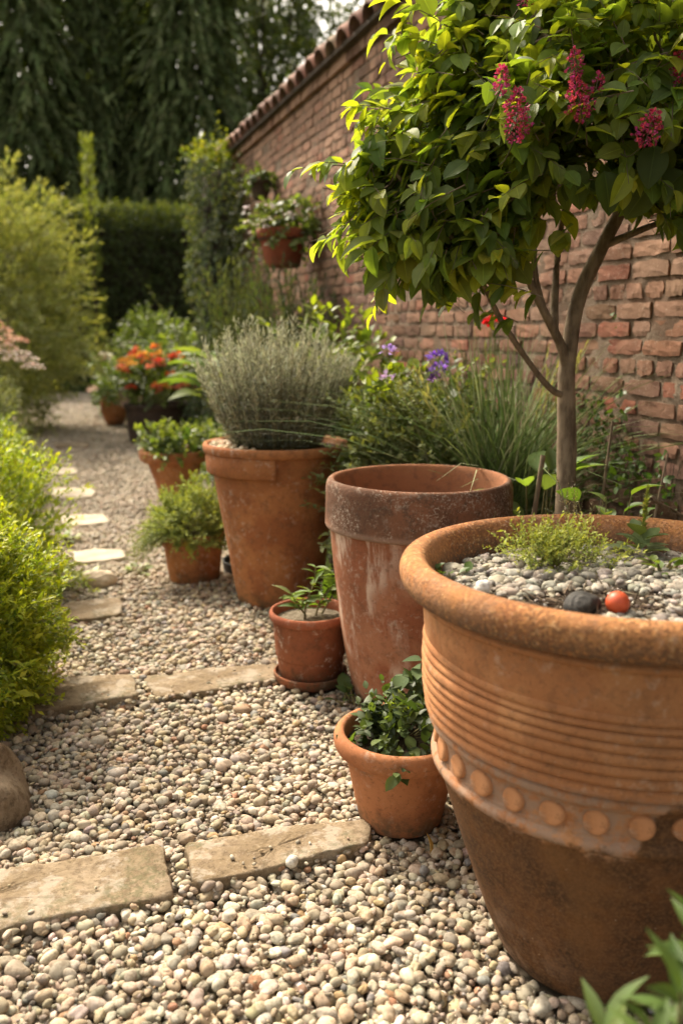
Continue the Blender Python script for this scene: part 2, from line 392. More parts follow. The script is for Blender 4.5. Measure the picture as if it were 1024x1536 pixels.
paver('paving_slab', SL['A'], .03, 'broad sandstone slab with a flaking front edge, cut off by the picture edge', 'paving slab', PV, SLAB)
paver('paving_slab', SL['B'], .03, 'narrow sandstone slab ending at the small smooth pot, white pebble on its front edge', 'paving slab', PV, SLAB)
paver('paving_slab', SL['C'], .035, 'sandstone slab sticking out from under the golden clipped shrub', 'paving slab', PV, SLAB)
paver('paving_slab', SL['D'], .02, 'sandstone slab running up to the pot that stands in a saucer', 'paving slab', PV, SLAB)
SP = 'stepping stones leading along the path'
for k, lab in (('s1', 'square stepping stone just beyond the golden clipped shrub'), ('s2', 'pale split stepping stone level with the small thyme pot'),
               ('s3', 'bright bleached stepping stone level with the top of the thyme plant'), ('s4', 'pale stepping stone with ragged edge beside the second green mound'),
               ('s5', 'thin stepping stone just past the second green mound'), ('s6', 'furthest stepping stone, edged with grass, beside the third mound')):
    paver('stepping_stone', STEP[k], .022, lab, 'stepping stone', SP, SLAB if k in ('s1', 's6') else PALE, .05)

# ------------------------------------------------------------------ pots: positions used by the gravel too
POTS = dict(big=(1.075, 1.40, .22), mid=(1.238, 2.733, .22), lav=(1.077, 4.05, .2), saucer=(.915, 2.985, .14), small=(.862, 1.987, .112),
            thyme=(.737, 4.53, .135), trough=(.978, 6.75, .13), dark=(1.374, 10.68, .35), back=(1.03, 12.88, .12))

# ------------------------------------------------------------------ gravel
PEBC = [(0.382, 0.312, 0.228), (0.338, 0.270, 0.189), (0.371, 0.317, 0.242), (0.305, 0.260, 0.199), (0.436, 0.369, 0.276), (0.316, 0.239, 0.160), (0.349, 0.307, 0.247), (0.294, 0.260, 0.209), (0.480, 0.416, 0.325), (0.338, 0.265, 0.179), (0.360, 0.281, 0.189), (0.273, 0.224, 0.165), (0.240, 0.203, 0.155)]
RARE = [(.29, .16, .095), (.20, .135, .09), (.52, .48, .42), (.16, .15, .135), (.32, .225, .12), (.20, .19, .175)]
def pebcols(n):
    c = pick(PEBC, n, .12); r = rng.random(n) < .07; c[r] = pick(RARE, int(r.sum()), .1); return c
def gravel_pts(x0, x1, y0, y1, sp):
    xs = np.arange(x0, x1, sp); ys = np.arange(y0, y1, sp * .87)
    X, Y = np.meshgrid(xs, ys); X = X + (np.arange(len(ys)) % 2)[:, None] * sp / 2
    p = np.column_stack([X.ravel(), Y.ravel()]); p += rng.uniform(-.38, .38, p.shape) * sp
    k = np.ones(len(p), bool)
    for q in list(SL.values()):
        c = np.mean(q, 0); qq = [tuple(c + (A(v) - c) * .985) for v in q]; k &= ~inpoly(p[:, 0], p[:, 1], qq)
    for q in STEP.values():
        c = np.mean(q, 0); qq = [tuple(c + (A(v) - c) * .94) for v in q]; k &= ~inpoly(p[:, 0], p[:, 1], qq)
    for cx, cy, r in POTS.values(): k &= np.hypot(p[:, 0] - cx, p[:, 1] - cy) > r - .003
    return p[k]
def edge(p):   # ragged borders of the gravel
    x, y = p[:, 0], p[:, 1]; l = -.28 + .06 * np.sin(y * 3.1) + .05 * np.sin(y * 7.7); r = 1.38 + .05 * np.sin(y * 4.3)
    return (x > l - np.where(y < 2.2, .4, 0)) & (x < r + np.where(y < 1.6, .25, 0))
mb = MB()
for y0, y1, lev, sp, sz in ((.75, 2.45, 2, .0232, .0106), (2.45, 4.4, 1, .0242, .0109), (4.4, 9, 1, .028, .0122), (9, 22, 0, .044, .018)):
    for layer in (0, 1):
        p = gravel_pts(-.75, 1.7, y0, y1, sp); p = p[edge(p)]; n = len(p)
        if layer == 1: m = rng.random(n) < .75; p = p[m]; n = len(p)
        s = np.minimum(sz * np.exp(rng.normal(0, .30, n)), sz * 1.75); big = rng.random(n) < .05; s[big] *= 1.3
        z = (-.010 if layer == 0 else .003) + rng.normal(0, .0035, n) + .004 * np.sin(p[:, 0] * 11) * np.sin(p[:, 1] * 9)
        c = pebcols(n)
        c = c * (1 + .16 * np.sin(p[:, 0] * 5.1 + 1.3 * np.sin(p[:, 1] * 3.7)) * np.sin(p[:, 1] * 4.3 + p[:, 0] * 2))[:, None]
        if y0 >= 4.4: c = c * .55 + A([.37, .31, .24]) * .45
        pebbles(mb, np.column_stack([p, z]), s, lev, c)
for q in SL.values():
    q = A(q)
    for k in range(4):
        e0, e1 = q[k], q[(k + 1) % 4]; m_ = int(np.hypot(*(e1 - e0)) / .016); tt_ = uni(0, 1, m_)[:, None]; c0 = q.mean(0); pp = e0 + (e1 - e0) * tt_ + norm(e0 + (e1 - e0) * tt_ - c0) * rng.normal(.010, .007, (m_, 1))
        pebbles(mb, np.column_stack([pp, uni(.008, .022, m_)]), .0085 * np.exp(rng.normal(0, .3, m_)), 2, pebcols(m_))
    m_ = 9; w4 = rng.dirichlet([.8] * 4, m_); pebbles(mb, np.column_stack([w4 @ q, np.full(m_, .036)]), uni(.003, .0065, m_), 2, pebcols(m_))
# chips and grit between the stones
p = gravel_pts(-.6, 1.5, .8, 4.6, .021); p = p[edge(p)]; n = len(p)
pebbles(mb, np.column_stack([p, rng.normal(-.002, .005, n)]), uni(.003, .0075, n), 0, pebcols(n) * .8, rough=.3)
tag(mb.build('gravel', PEB), 'rounded cream, tan and grey pebbles', kind='stuff')
p = gravel_pts(-.5, 1.5, 1., 6., .055); p = p[edge(p)]; p = p[rng.random(len(p)) < .30 + .4 * (p[:, 0] > .7)]; n = len(p); mb = MB()     # dry bits blown onto the stones
scatter(mb, leaf(2, .35, .45, .3, .3), np.column_stack([p, uni(.008, .016, n)]), np.column_stack([rnd(n)[:, :2], rng.normal(0, .25, n)]), rnd(n, .4) + [0, 0, 1], .007 * np.exp(rng.normal(0, .5, n)), pick([(.16, .10, .05), (.22, .15, .08), (.10, .065, .035), (.28, .21, .11)], n))
b = np.column_stack([p[::3] + .02, uni(.010, .018, len(p[::3]))]); d = rnd(len(b)); d[:, 2] *= .12; twig_tubes(mb, b, d, uni(.01, .045, len(b)), .0009, pick([(.14, .10, .06), (.25, .19, .11)], len(b)), S_=3)
tag(mb.build('leaf_litter', PEB), 'dry leaf scraps and bits of stalk on the gravel', kind='stuff')

def stone(name, loc, r, col, label, cat='stone', sq=(1, 1, .75), mat=PEB, rough=.12, rz=0., seed=0):
    V, F = ICO[4]; V = V.copy(); q = np.random.default_rng(seed)
    h = np.ones(len(V))
    for f, a in ((1.3, 1), (2.4, .7), (4.5, .4), (9, .22), (17, .1)): h += rough * a * np.sin(V @ q.normal(0, f, 3) + q.uniform(0, 6)) 
    V = V * h[:, None] * A(sq) * r; mb = MB(); mb.add(V, F, col)
    o = mb.build(name, mat); o.location = loc; o.rotation_euler = (0, 0, rz); return tag(o, label, cat)
g = G('rough_rock'); n = g.noise(10, 7, .7); n2 = g.noise(45, 6, .8)
c = g.mix(g.step(n, .4, .6), (.16, .11, .065), (.32, .245, .165)); c = g.mix(g.step(n2, .5, .64, 0, .6), c, (.06, .04, .025)); g.bsdf(c, .92, .12, g.bump(n2, .9, .01, g.bump(n, 1, .03))); ROCK = g.m
stone('edging_rock', (-.285, 2.48, .03), .165, (.27, .19, .11), 'brown rough edging rock at the foot of the golden shrub', 'rock', (1, 1.3, 1.2), ROCK, .11, .3, 3)
stone('cobble', (.235, 4.56, .03), .07, (.50, .40, .29), 'rounded tan cobble lying between two stepping stones', 'stone', (1.3, 1, .7), PEB, .08, 0, 5)
stone('white_pebble', (.512, 1.836, .036), .0165, (.55, .52, .46), 'white dimpled pebble perched on the edge of the narrow slab', 'pebble', (.95, .85, .9), PEB, .045, 0, 8)

# ------------------------------------------------------------------ pots
TP = 'terracotta pots along the path'
TC1 = terracotta('terracotta_orange', (.44, .185, .075), (.36, .135, .055), gr=.4, lime=.35)
TC2 = terracotta('terracotta_smooth', (.43, .18, .08), (.385, .15, .065), gr=.3, lime=.22, grain=.6)
TC3 = terracotta('terracotta_red', (.30, .105, .05), (.24, .08, .038), gr=.5, lime=.5, grain=.8)
TC4 = terracotta('terracotta_streaked', (.40, .18, .10), (.33, .12, .06), gr=.35, lime=.35, streak=.95)
def collarx(g, c, k):
    o = g.xyz(); r = g.math('SQRT', g.math('ADD', g.math('MULTIPLY', o[0], o[0]), g.math('MULTIPLY', o[1], o[1])))
    sp = g.math('MULTIPLY', g.step(g.noise(110, 6, .8), .52, .60), g.step(g.noise(9, 4, .6), .42, .58)); c = g.mix(g.math('MULTIPLY', sp, .8), c, (.44, .36, .29))
    c = g.mix(g.math('MULTIPLY', g.step(o[2], .67, .645), .5), c, (.40, .27, .20))
    inn = g.mix(k['big'], (.24, .10, .05), (.33, .15, .075)); inn = g.mix(g.step(k['mid'], .5, .65, 0, .5), inn, (.13, .07, .045))
    return g.mix(g.step(r, .300, .307, 1, 0), c, inn)
TCRIM = terracotta('terracotta_lichen_rim', (.25, .115, .065), (.15, .075, .046), grime=(.06, .04, .028), gr=.7, lime=.25, grain=1.8, extra=collarx)
def rimx(g, c, k):
    lich = g.step(g.noise(160, 5, .75), .5, .66); pat = g.step(k['big'], .42, .6)
    c = g.mix(g.math('MULTIPLY', lich, .85), c, (.56, .27, .09)); c = g.mix(g.math('MULTIPLY', g.step(g.noise(135, 2, .6), .48, .58, 0, .8), g.step(g.noise(13, 5, .7), .38, .60, .25, 1)), c, (.15, .07, .032)); c = g.mix(g.step(g.noise(8, 4, .6), .48, .62, 0, .45), c, (.24, .13, .075)); c = g.mix(g.math('MULTIPLY', g.step(g.noise(110, 2, .6, g.obj((1, 1, 1.1))), .57, .64, 0, .6), g.step(k['mid'], .44, .58)), c, (.60, .36, .17))
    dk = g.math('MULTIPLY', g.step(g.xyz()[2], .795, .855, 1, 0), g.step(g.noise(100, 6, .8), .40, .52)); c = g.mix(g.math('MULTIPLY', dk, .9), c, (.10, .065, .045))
    return g.mix(g.math('MULTIPLY', g.math('MULTIPLY', pat, g.step(g.noise(90, 6, .8), .58, .68)), .8), c, (.58, .47, .36))
TCBIGRIM = terracotta('terracotta_sanded_rim', (.44, .20, .08), (.36, .145, .06), gr=.3, lime=.2, grain=2.4, extra=rimx)
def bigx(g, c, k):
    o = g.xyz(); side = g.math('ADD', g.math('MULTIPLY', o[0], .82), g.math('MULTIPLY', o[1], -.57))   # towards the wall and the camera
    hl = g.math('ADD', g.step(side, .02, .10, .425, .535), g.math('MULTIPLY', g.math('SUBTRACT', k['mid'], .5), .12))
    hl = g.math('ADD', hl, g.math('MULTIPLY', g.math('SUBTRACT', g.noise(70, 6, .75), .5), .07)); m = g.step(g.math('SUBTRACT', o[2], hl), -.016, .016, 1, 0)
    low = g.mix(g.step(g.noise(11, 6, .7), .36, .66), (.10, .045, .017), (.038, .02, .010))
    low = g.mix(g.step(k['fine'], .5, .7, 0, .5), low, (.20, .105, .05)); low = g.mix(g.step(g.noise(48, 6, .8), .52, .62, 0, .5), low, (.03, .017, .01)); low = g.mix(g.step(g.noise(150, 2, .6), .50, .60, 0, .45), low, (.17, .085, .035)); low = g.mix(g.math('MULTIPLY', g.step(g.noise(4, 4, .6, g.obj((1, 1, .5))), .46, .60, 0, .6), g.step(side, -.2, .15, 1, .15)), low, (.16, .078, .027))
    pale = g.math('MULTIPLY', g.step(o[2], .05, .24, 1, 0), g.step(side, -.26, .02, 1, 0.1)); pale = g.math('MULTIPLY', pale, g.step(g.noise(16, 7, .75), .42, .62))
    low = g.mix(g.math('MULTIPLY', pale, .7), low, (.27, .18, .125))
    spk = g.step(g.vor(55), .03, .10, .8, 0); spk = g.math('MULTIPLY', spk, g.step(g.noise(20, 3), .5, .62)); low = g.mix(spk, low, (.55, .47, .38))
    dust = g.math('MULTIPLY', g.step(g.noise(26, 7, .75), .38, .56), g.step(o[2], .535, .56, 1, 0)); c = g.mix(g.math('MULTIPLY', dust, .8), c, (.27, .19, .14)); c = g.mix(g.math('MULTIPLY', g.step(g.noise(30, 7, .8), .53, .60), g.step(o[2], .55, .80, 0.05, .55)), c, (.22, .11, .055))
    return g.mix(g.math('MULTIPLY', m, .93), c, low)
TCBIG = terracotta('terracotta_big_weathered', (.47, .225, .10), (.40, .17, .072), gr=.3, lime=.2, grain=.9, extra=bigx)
TCCLEAN = terracotta('terracotta_clean_disc', (.52, .25, .12), (.46, .205, .09), gr=.25, lime=.2, grain=.7, foot=0.)

def simple_pot(key, label, prof, mat, soil_z, soil_r, soilm=SOIL, wob=.006, rim=None, rimmat=None, name='terracotta_pot', cat='flower pot', tilt=(0, 0), seg=96, group=TP):
    x, y, r = POTS[key]; t = thing(name, label, cat, (x, y, 0), group, tilt=tilt)
    mb = MB(); lathe(mb, prof, seg, wob=wob); mb.build('body', mat, t)
    if rim is not None: mb = MB(); lathe(mb, rim, seg, wob=wob); mb.build('rim', rimmat or mat, t)
    if soil_r:
        mb = MB(); n = 10; pr = [(max(soil_r * (1 - q), .001), soil_z + .012 * q) for q in np.linspace(0, 1, n)]
        lathe(mb, pr, 48); mb.build('soil', soilm, t)
    return t

# the great pot
x, y, r = POTS['big']
big = thing('terracotta_pot', 'huge ridged terracotta pot with thick sanded rim, band of discs and dark stained foot', 'flower pot', (x, y, 0), TP)
body = [(.0, .0), (.185, .0), (.206, .004), (.216, .02), (.236, .07), (.256, .125), (.281, .20), (.304, .27), (.326, .34), (.345, .404), (.349, .418), (.3515, .424)]
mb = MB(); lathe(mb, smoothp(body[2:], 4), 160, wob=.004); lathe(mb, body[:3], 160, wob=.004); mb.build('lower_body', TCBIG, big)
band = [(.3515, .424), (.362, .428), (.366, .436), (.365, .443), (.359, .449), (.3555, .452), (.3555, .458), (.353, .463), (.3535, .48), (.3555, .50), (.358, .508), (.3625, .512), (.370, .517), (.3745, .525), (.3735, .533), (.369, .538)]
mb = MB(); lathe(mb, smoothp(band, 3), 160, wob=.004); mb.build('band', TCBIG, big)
ub = [(.369, .538)]
zz_ = [.541, .565, .586, .6045, .626, .6435, .664, .680]                        # thrown ridges: flat treads parted by thin grooves
for q in range(8):
    z0, z1 = zz_[q], (zz_ + [.7])[q + 1]; rr = .3795 + .009 * math.sin(min(1, (q + .5) / 5) * pi / 2) - (.002 if q > 5 else 0); d = [.004, .0045, .003, .005, .0035, .0045, .004, .003][q]; w_ = z1 - z0
    ub += [(rr - d, z0), (rr - d * .2, z0 + .0022), (rr + .0018, z0 + w_ * .30), (rr + .0022, z0 + w_ * .55), (rr + .0005, z1 - .0035), (rr - d * .55, z1 - .0012)]
ub += [(.3855, .702), (.3875, .72)]
ub += [(.3885, .752), (.389, .768), (.3905, .771), (.398, .774), (.400, .781), (.397, .786), (.3945, .789), (.396, .794)]
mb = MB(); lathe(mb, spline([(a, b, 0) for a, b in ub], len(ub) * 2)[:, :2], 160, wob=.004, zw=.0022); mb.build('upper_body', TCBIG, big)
rim = [(.396, .794), (.415, .795), (.428, .805), (.4355, .82), (.437, .836), (.432, .852), (.420, .8625), (.405, .865), (.391, .861), (.381, .848), (.373, .825), (.366, .79), (.360, .74)]
mb = MB(); lathe(mb, smoothp(rim, 4), 160, wob=.005); mb.build('rim', TCBIGRIM, big)
mb = MB(); lathe(mb, [(.359 * (1 - q) + .001, .785 + .014 * math.sin(q * pi / 2)) for q in np.linspace(0, 1, 14)], 64); mb.build('soil', SOIL, big)
disc = MB(); pr = [(.0005, .0082), (.010, .0082), (.018, .0078), (.0212, .0066), (.0228, .003), (.0235, -.006)]
lathe(disc, pr, 28); dm = disc.build('medallion', TCCLEAN, big)
NM = 30
for k in range(NM):
    o = dm if k == 0 else dm.copy()
    if k: COL.objects.link(o); o.parent = big
    a = k * 2 * pi / NM + .05; rr = .3535
    o.location = (rr * math.cos(a), rr * math.sin(a), .4825 + rng.normal(0, .0015)); o.rotation_euler = (0, pi / 2 - .06, a); 
    sc = 1 + rng.normal(0, .04); o.scale = (sc, sc * (1 + rng.normal(0, .05)), uni(.75, 1.2))
# gravel top dressing in it
mb = MB(); n = 2600; a = uni(0, 2 * pi, n); rr = .352 * np.sqrt(uni(0, 1, n)); px, py = rr * np.cos(a), rr * np.sin(a)
dk = np.exp(-(((px + .13) / .19) ** 2 + ((py + .07) / .095) ** 2)) * 1.25 + .3 * np.exp(-(((px + .02) / .16) ** 2 + ((py + .24) / .05) ** 2)) > uni(.25, .8, n)
px, py = px[~dk], py[~dk]; n = len(px); s = .0088 * np.exp(rng.normal(0, .32, n)); s[rng.random(n) < .05] *= 1.6
z = .788 + .012 * (1 - (px ** 2 + py ** 2) / .125) + rng.normal(.003, .004, n)
pebbles(mb, np.column_stack([px + x, py + y, z]), s, 2, pick([(.33, .30, .245), (.28, .255, .21), (.40, .37, .315), (.23, .215, .18), (.31, .27, .21), (.17, .155, .13)], n, .12))
n = 900; a = uni(0, 2 * pi, n); rr = .35 * np.sqrt(uni(0, 1, n))
pebbles(mb, np.column_stack([rr * np.cos(a) + x, rr * np.sin(a) + y, uni(.795, .806, n)]), uni(.002, .005, n), 0, pick([(.12, .09, .06), (.3, .26, .2), (.5, .46, .4), (.07, .05, .04)], n), rough=.3)
tag(mb.build('grit', PEB), 'pale grey grit spread over the soil of the huge pot', kind='stuff')
mb = MB(); n = 520; a = uni(0, 2 * pi, n); b = np.column_stack([x - .12 + rng.normal(0, .12, n), y - .10 + rng.normal(0, .075, n), uni(.795, .806, n)])
k = np.hypot(b[:, 0] - x, b[:, 1] - y) < .335; b = b[k]; n = len(b); d = rnd(n); d[:, 2] *= .25
twig_tubes(mb, b, d, uni(.012, .05, n), .0022, pick([(.06, .04, .025), (.11, .08, .05), (.20, .15, .10)], n), S_=3)
tag(mb.build('bark_mulch', PEB), 'dark shreds of bark and dead twig among the grit', kind='stuff')
g = G('painted_ball'); nn = g.noise(30, 5); g.bsdf(g.mix(g.step(nn, .4, .7), (.46, .075, .025), (.36, .06, .022)), .45, .4, g.bump(g.noise(120, 3), .15, .001))
mb = MB(); mb.add(ICO[4][0] * .0215, ICO[4][1]); o = mb.build('terracotta_ball', g.m); o.location = (.966, 1.256, .822); tag(o, 'small smooth orange ball on the grit of the huge pot', 'ball')
g = G('slate'); nn = g.noise(70, 6, .7); g.bsdf(g.mix(g.step(nn, .4, .7), (.022, .02, .018), (.065, .06, .052)), .7, .3, g.bump(nn, .6, .004)); SLATE = g.m
stone('dark_stone', (.918, 1.292, .813), .032, (.03, .03, .03), 'black angular stone beside the orange ball in the huge pot', 'stone', (1.15, .9, .85), SLATE, .10, .4, 21)
stone('chalk_stone', (.80, 1.45, .812), .0165, (.62, .60, .56), 'bright white stone near the rim of the huge pot', 'stone', (1.1, .8, .95), PEB, .09, .2, 4)

# the empty, lime streaked pot
mid = simple_pot('mid', 'tall empty terracotta pot with a dark mossy collar and pale lime streaks', smoothp([(.19, 0), (.211, .004), (.226, .027), (.248, .132), (.267, .235), (.284, .361), (.298, .486), (.308, .60), (.311, .625), (.315, .64)], 4), TC4, .50, .265,
                 rim=smoothp([(.315, .638), (.324, .642), (.3275, .652), (.327, .665), (.3255, .70), (.3245, .76), (.322, .79), (.314, .806), (.303, .809), (.294, .80), (.288, .77), (.283, .70), (.275, .55), (.262, .46)], 3), rimmat=TCRIM, wob=.007)

# the pot of the grey bush, its wide collar broken away on one side
lav = simple_pot('lav', 'large plain terracotta pot whose wide collar is broken off halfway round', smoothp([(.18, 0), (.199, .004), (.206, .028), (.226, .133), (.251, .304), (.279, .473), (.301, .612), (.314, .70), (.322, .745)], 3), TC1, .755, .318, wob=.005,
                 rim=[(.322, .742), (.343, .744), (.349, .75), (.3515, .765), (.351, .78), (.345, .787), (.334, .788), (.326, .78), (.321, .75), (.316, .70)])
ca = math.atan2(-4.05, -1.077); mb = MB()
lathe(mb, [(.305, .648), (.332, .650), (.339, .657), (.3405, .70), (.341, .742), (.336, .746), (.31, .746)], 60, ca - 2.3, ca - .02, wob=.003)
for aa in (ca - 2.3, ca - .02):
    P = [(rr * math.cos(aa), rr * math.sin(aa), z) for rr, z in ((.30, .648), (.339, .657), (.341, .742), (.30, .746))]; mb.add(P, [(0, 1, 2, 3)])
mb.build('collar', TC1, lav)
mb = MB(); n = 150; a = ca + uni(-2.0, -.5, n); rr = uni(.22, .315, n)
pebbles(mb, np.column_stack([rr * np.cos(a) + POTS['lav'][0], rr * np.sin(a) + POTS['lav'][1], uni(.762, .785, n)]), uni(.007, .016, n), 1, pick([(.60, .48, .32), (.55, .40, .25), (.66, .56, .42)], n))
tag(mb.build('pot_grit', PEB), 'cream grit on the soil under the grey bush', kind='stuff')

# pot in a saucer
sp = simple_pot('saucer', 'dark red terracotta pot with a turned groove and a saucer, planted with a seedling', [(.09, .012), (.112, .014), (.117, .02), (.1255, .10), (.1265, .107), (.1305, .111), (.1315, .116), (.1365, .185), (.1375, .192), (.136, .197), (.1375, .202), (.1405, .245), (.1425, .25)], TC3, .247, .133, SOILG, .004,
                rim=[(.1425, .249), (.150, .252), (.1535, .262), (.154, .274), (.150, .2835), (.144, .2845), (.1395, .28), (.136, .26), (.133, .23)], rimmat=terracotta('terracotta_red_rim', (.36, .12, .06), (.30, .095, .05), gr=.2, lime=.15, grain=.5))
mb = MB(); lathe(mb, smoothp([(.10, 0), (.125, 0), (.133, .006), (.139, .022), (.141, .036), (.138, .041), (.133, .039), (.128, .018), (.11, .012)], 3), 80, wob=.006)
tag(mb.build('saucer', TC3, loc=(.915, 2.985, .004)), 'dark red terracotta saucer under the seedling pot', 'saucer')

simple_pot('small', 'small smooth orange terracotta pot with a rolled rim, beside the huge ridged pot', smoothp([(.095, 0), (.108, .002), (.113, .012), (.122, .055), (.137, .13), (.148, .19), (.151, .205)], 3), TC2, .222, .147, wob=.004,
           rim=smoothp([(.151, .203), (.166, .205), (.1765, .216), (.1815, .233), (.1795, .251), (.171, .262), (.160, .263), (.152, .254), (.148, .225), (.146, .20)], 3))
simple_pot('thyme', 'little terracotta pot holding a mound of thyme', [(.11, 0), (.131, .004), (.135, .015), (.152, .17), (.153, .185), (.162, .19), (.169, .25), (.168, .262), (.160, .265), (.152, .258), (.148, .22)], TC1, .235, .15, wob=.004, seg=64)
simple_pot('trough', 'low wide terracotta pot of leafy green plants between the thyme pot and the brown pot', smoothp([(.10, 0), (.112, .01), (.15, .14), (.19, .26), (.207, .314), (.215, .322), (.245, .327), (.265, .345), (.272, .38), (.268, .41), (.25, .418), (.235, .405), (.225, .37)], 3), TC1, .38, .235, wob=.006, seg=64)
DKT = terracotta('brown_glaze', (.075, .048, .036), (.055, .037, .03), gr=.3, lime=.1, grain=.5, rough=.6)
simple_pot('dark', 'large dark brown pot crowded with orange flowers', smoothp([(.34, 0), (.355, .005), (.362, .06), (.375, .20), (.386, .36), (.39, .40), (.40, .415), (.412, .44), (.41, .47), (.395, .48), (.375, .47), (.365, .43)], 2), DKT, .43, .37, wob=.004, seg=64, rimmat=DKT)
simple_pot('back', 'round bellied terracotta pot, farthest along the path', smoothp([(.08, 0), (.108, .01), (.15, .10), (.185, .22), (.192, .29), (.18, .37), (.158, .42), (.150, .44), (.156, .46), (.162, .468), (.152, .475), (.14, .46), (.135, .42)], 3), TC1, .40, .138, wob=.006, seg=48)
mb = MB(); lathe(mb, smoothp([(.02, 0), (.12, 0), (.15, .012), (.20, .045), (.205, .052), (.195, .055), (.15, .03), (.1, .02), (.01, .02)], 3), 48, wob=.01)
o = mb.build('leaning_dish', terracotta('terracotta_dish', (.22, .11, .075), (.17, .08, .055), gr=.4)); o.location = (1.16, 11.4, .50); o.rotation_euler = (.5, -.75, .2)
tag(o, 'brown clay dish leaning on the brown pot of orange flowers', 'dish')
mb = MB(); lathe(mb, smoothp([(.05, 0), (.13, 0), (.155, .01), (.165, .03), (.16, .034), (.14, .016), (.02, .012)], 3), 40)
o = mb.build('plant_dish', terracotta('terracotta_pale_dish', (.46, .27, .19), (.40, .22, .15), gr=.3)); o.location = (.90, 14.3, .45); o.rotation_euler = (.25, -.35, 0)
tag(o, 'pale clay dish showing beyond the round bellied pot', 'dish')
g = G('black_plastic'); g.bsdf((.015, .015, .016), .5, .4)
mb = MB(); lathe(mb, smoothp([(.03, 0), (.16, 0), (.172, .01), (.178, .05), (.172, .055), (.165, .045), (.158, .015), (.02, .01)], 3), 48)
tag(mb.build('drip_tray', g.m, loc=(1.09, 4.62, .004)), 'black plastic drip tray lying between thyme pot and broken collar pot', 'tray')

# ------------------------------------------------------------------ brick wall
W = 2.25; Y0, Y1, HT = -1.2, 10.35, 3.18
g = G('old_brick'); c = g.attr(); n = g.noise(16, 7, .7); f = g.noise(110, 5, .75); b_ = g.noise(1.6, 4, .6); p2 = g.noise(5, 6, .7)
c = g.mix(g.step(n, .4, .7, 0, .6), c, g.mix(1., c, (.50, .44, .42), 'MULTIPLY'))
c = g.mix(g.math('MULTIPLY', g.step(f, .54, .64), g.step(p2, .42, .58, 0.05, .75)), c, (.36, .30, .24))
c = g.mix(g.math('MULTIPLY', g.step(b_, .45, .58), g.step(g.xyz()[2], 1.0, 2.2, .3, .9)), c, (.36, .22, .15)); c = g.mix(g.math('MULTIPLY', g.step(g.noise(.9, 3), .45, .6, .15, .6), g.step(g.xyz()[2], 1.1, 2.3)), c, (.33, .20, .14))
c = g.mix(g.math('MULTIPLY', g.step(g.xyz()[2], .3, 1.3, .45, 0), g.step(p2, .42, .6)), c, (.085, .07, .04))
g.bsdf(c, .92, .12, g.bump(n, .8, .008, g.bump(f, .6, .004))); BRICK = g.m
g = G('lime_mortar'); n = g.noise(24, 7, .75); f = g.noise(150, 5, .8); p2 = g.noise(3, 5, .6)
c = g.mix(g.step(n, .35, .7), (.15, .105, .075), (.23, .175, .13)); c = g.mix(g.step(f, .54, .64, 0, .6), c, (.38, .33, .26)); c = g.mix(g.step(p2, .45, .58, 0, .6), c, (.13, .075, .05))
g.bsdf(c, .95, .1, g.bump(n, 1, .012, g.bump(f, .8, .005))); MORTAR = g.m
wall = thing('brick_wall', 'tall old red brick garden wall with a tiled coping', 'wall', (W, 0, 0))
mb = MB(); n1, n2 = 240, 70; yy = np.linspace(Y0, Y1, n1); zz = np.linspace(-.05, HT, n2); YY, ZZ = np.meshgrid(yy, zz, indexing='ij')
XX = .006 + .003 * np.sin(YY * 23 + ZZ * 17) + rng.normal(0, .0015, YY.shape)
i, j = np.meshgrid(np.arange(n1 - 1), np.arange(n2 - 1), indexing='ij'); q = i * n2 + j
mb.add(np.stack([XX, YY, ZZ], -1), np.stack([q, q + 1, q + n2 + 1, q + n2], -1).reshape(-1, 4))
mb.add([(.012, Y1, -.05), (.34, Y1, -.05), (.34, Y1, HT), (.012, Y1, HT), (.34, Y0, -.05), (.34, Y0, HT), (.012, Y0, -.05), (.012, Y0, HT)], [(0, 1, 2, 3), (1, 4, 5, 2), (4, 6, 7, 5), (3, 2, 5, 7)])
mb.build('mortar', MORTAR, wall, smooth=False)
BC = [(.150, .074, .048), (.175, .086, .055), (.125, .064, .045), (.165, .080, .052), (.195, .108, .072), (.105, .060, .046), (.150, .086, .063), (.205, .074, .045)]
gy = np.linspace(-.5, .5, 6); gz = np.linspace(-.5, .5, 4)
mb = MB(); VB = []; CB = []; FB = None
def brick_faces():
    F = []; ix = lambda a, b: a * 4 + b
    for a in range(5):
        for b in range(3): F.append((ix(a, b), ix(a, b + 1), ix(a + 1, b + 1), ix(a + 1, b)))
    per = [ix(0, b) for b in range(4)] + [ix(a, 3) for a in range(1, 6)] + [ix(5, b) for b in (2, 1, 0)] + [ix(a, 0) for a in (4, 3, 2, 1)]
    m = len(per)
    for k in range(m): F.append((per[k], 24 + k, 24 + (k + 1) % m, per[(k + 1) % m]))
    return A(F), per
FB, per = brick_faces()
row = 0; z = .0
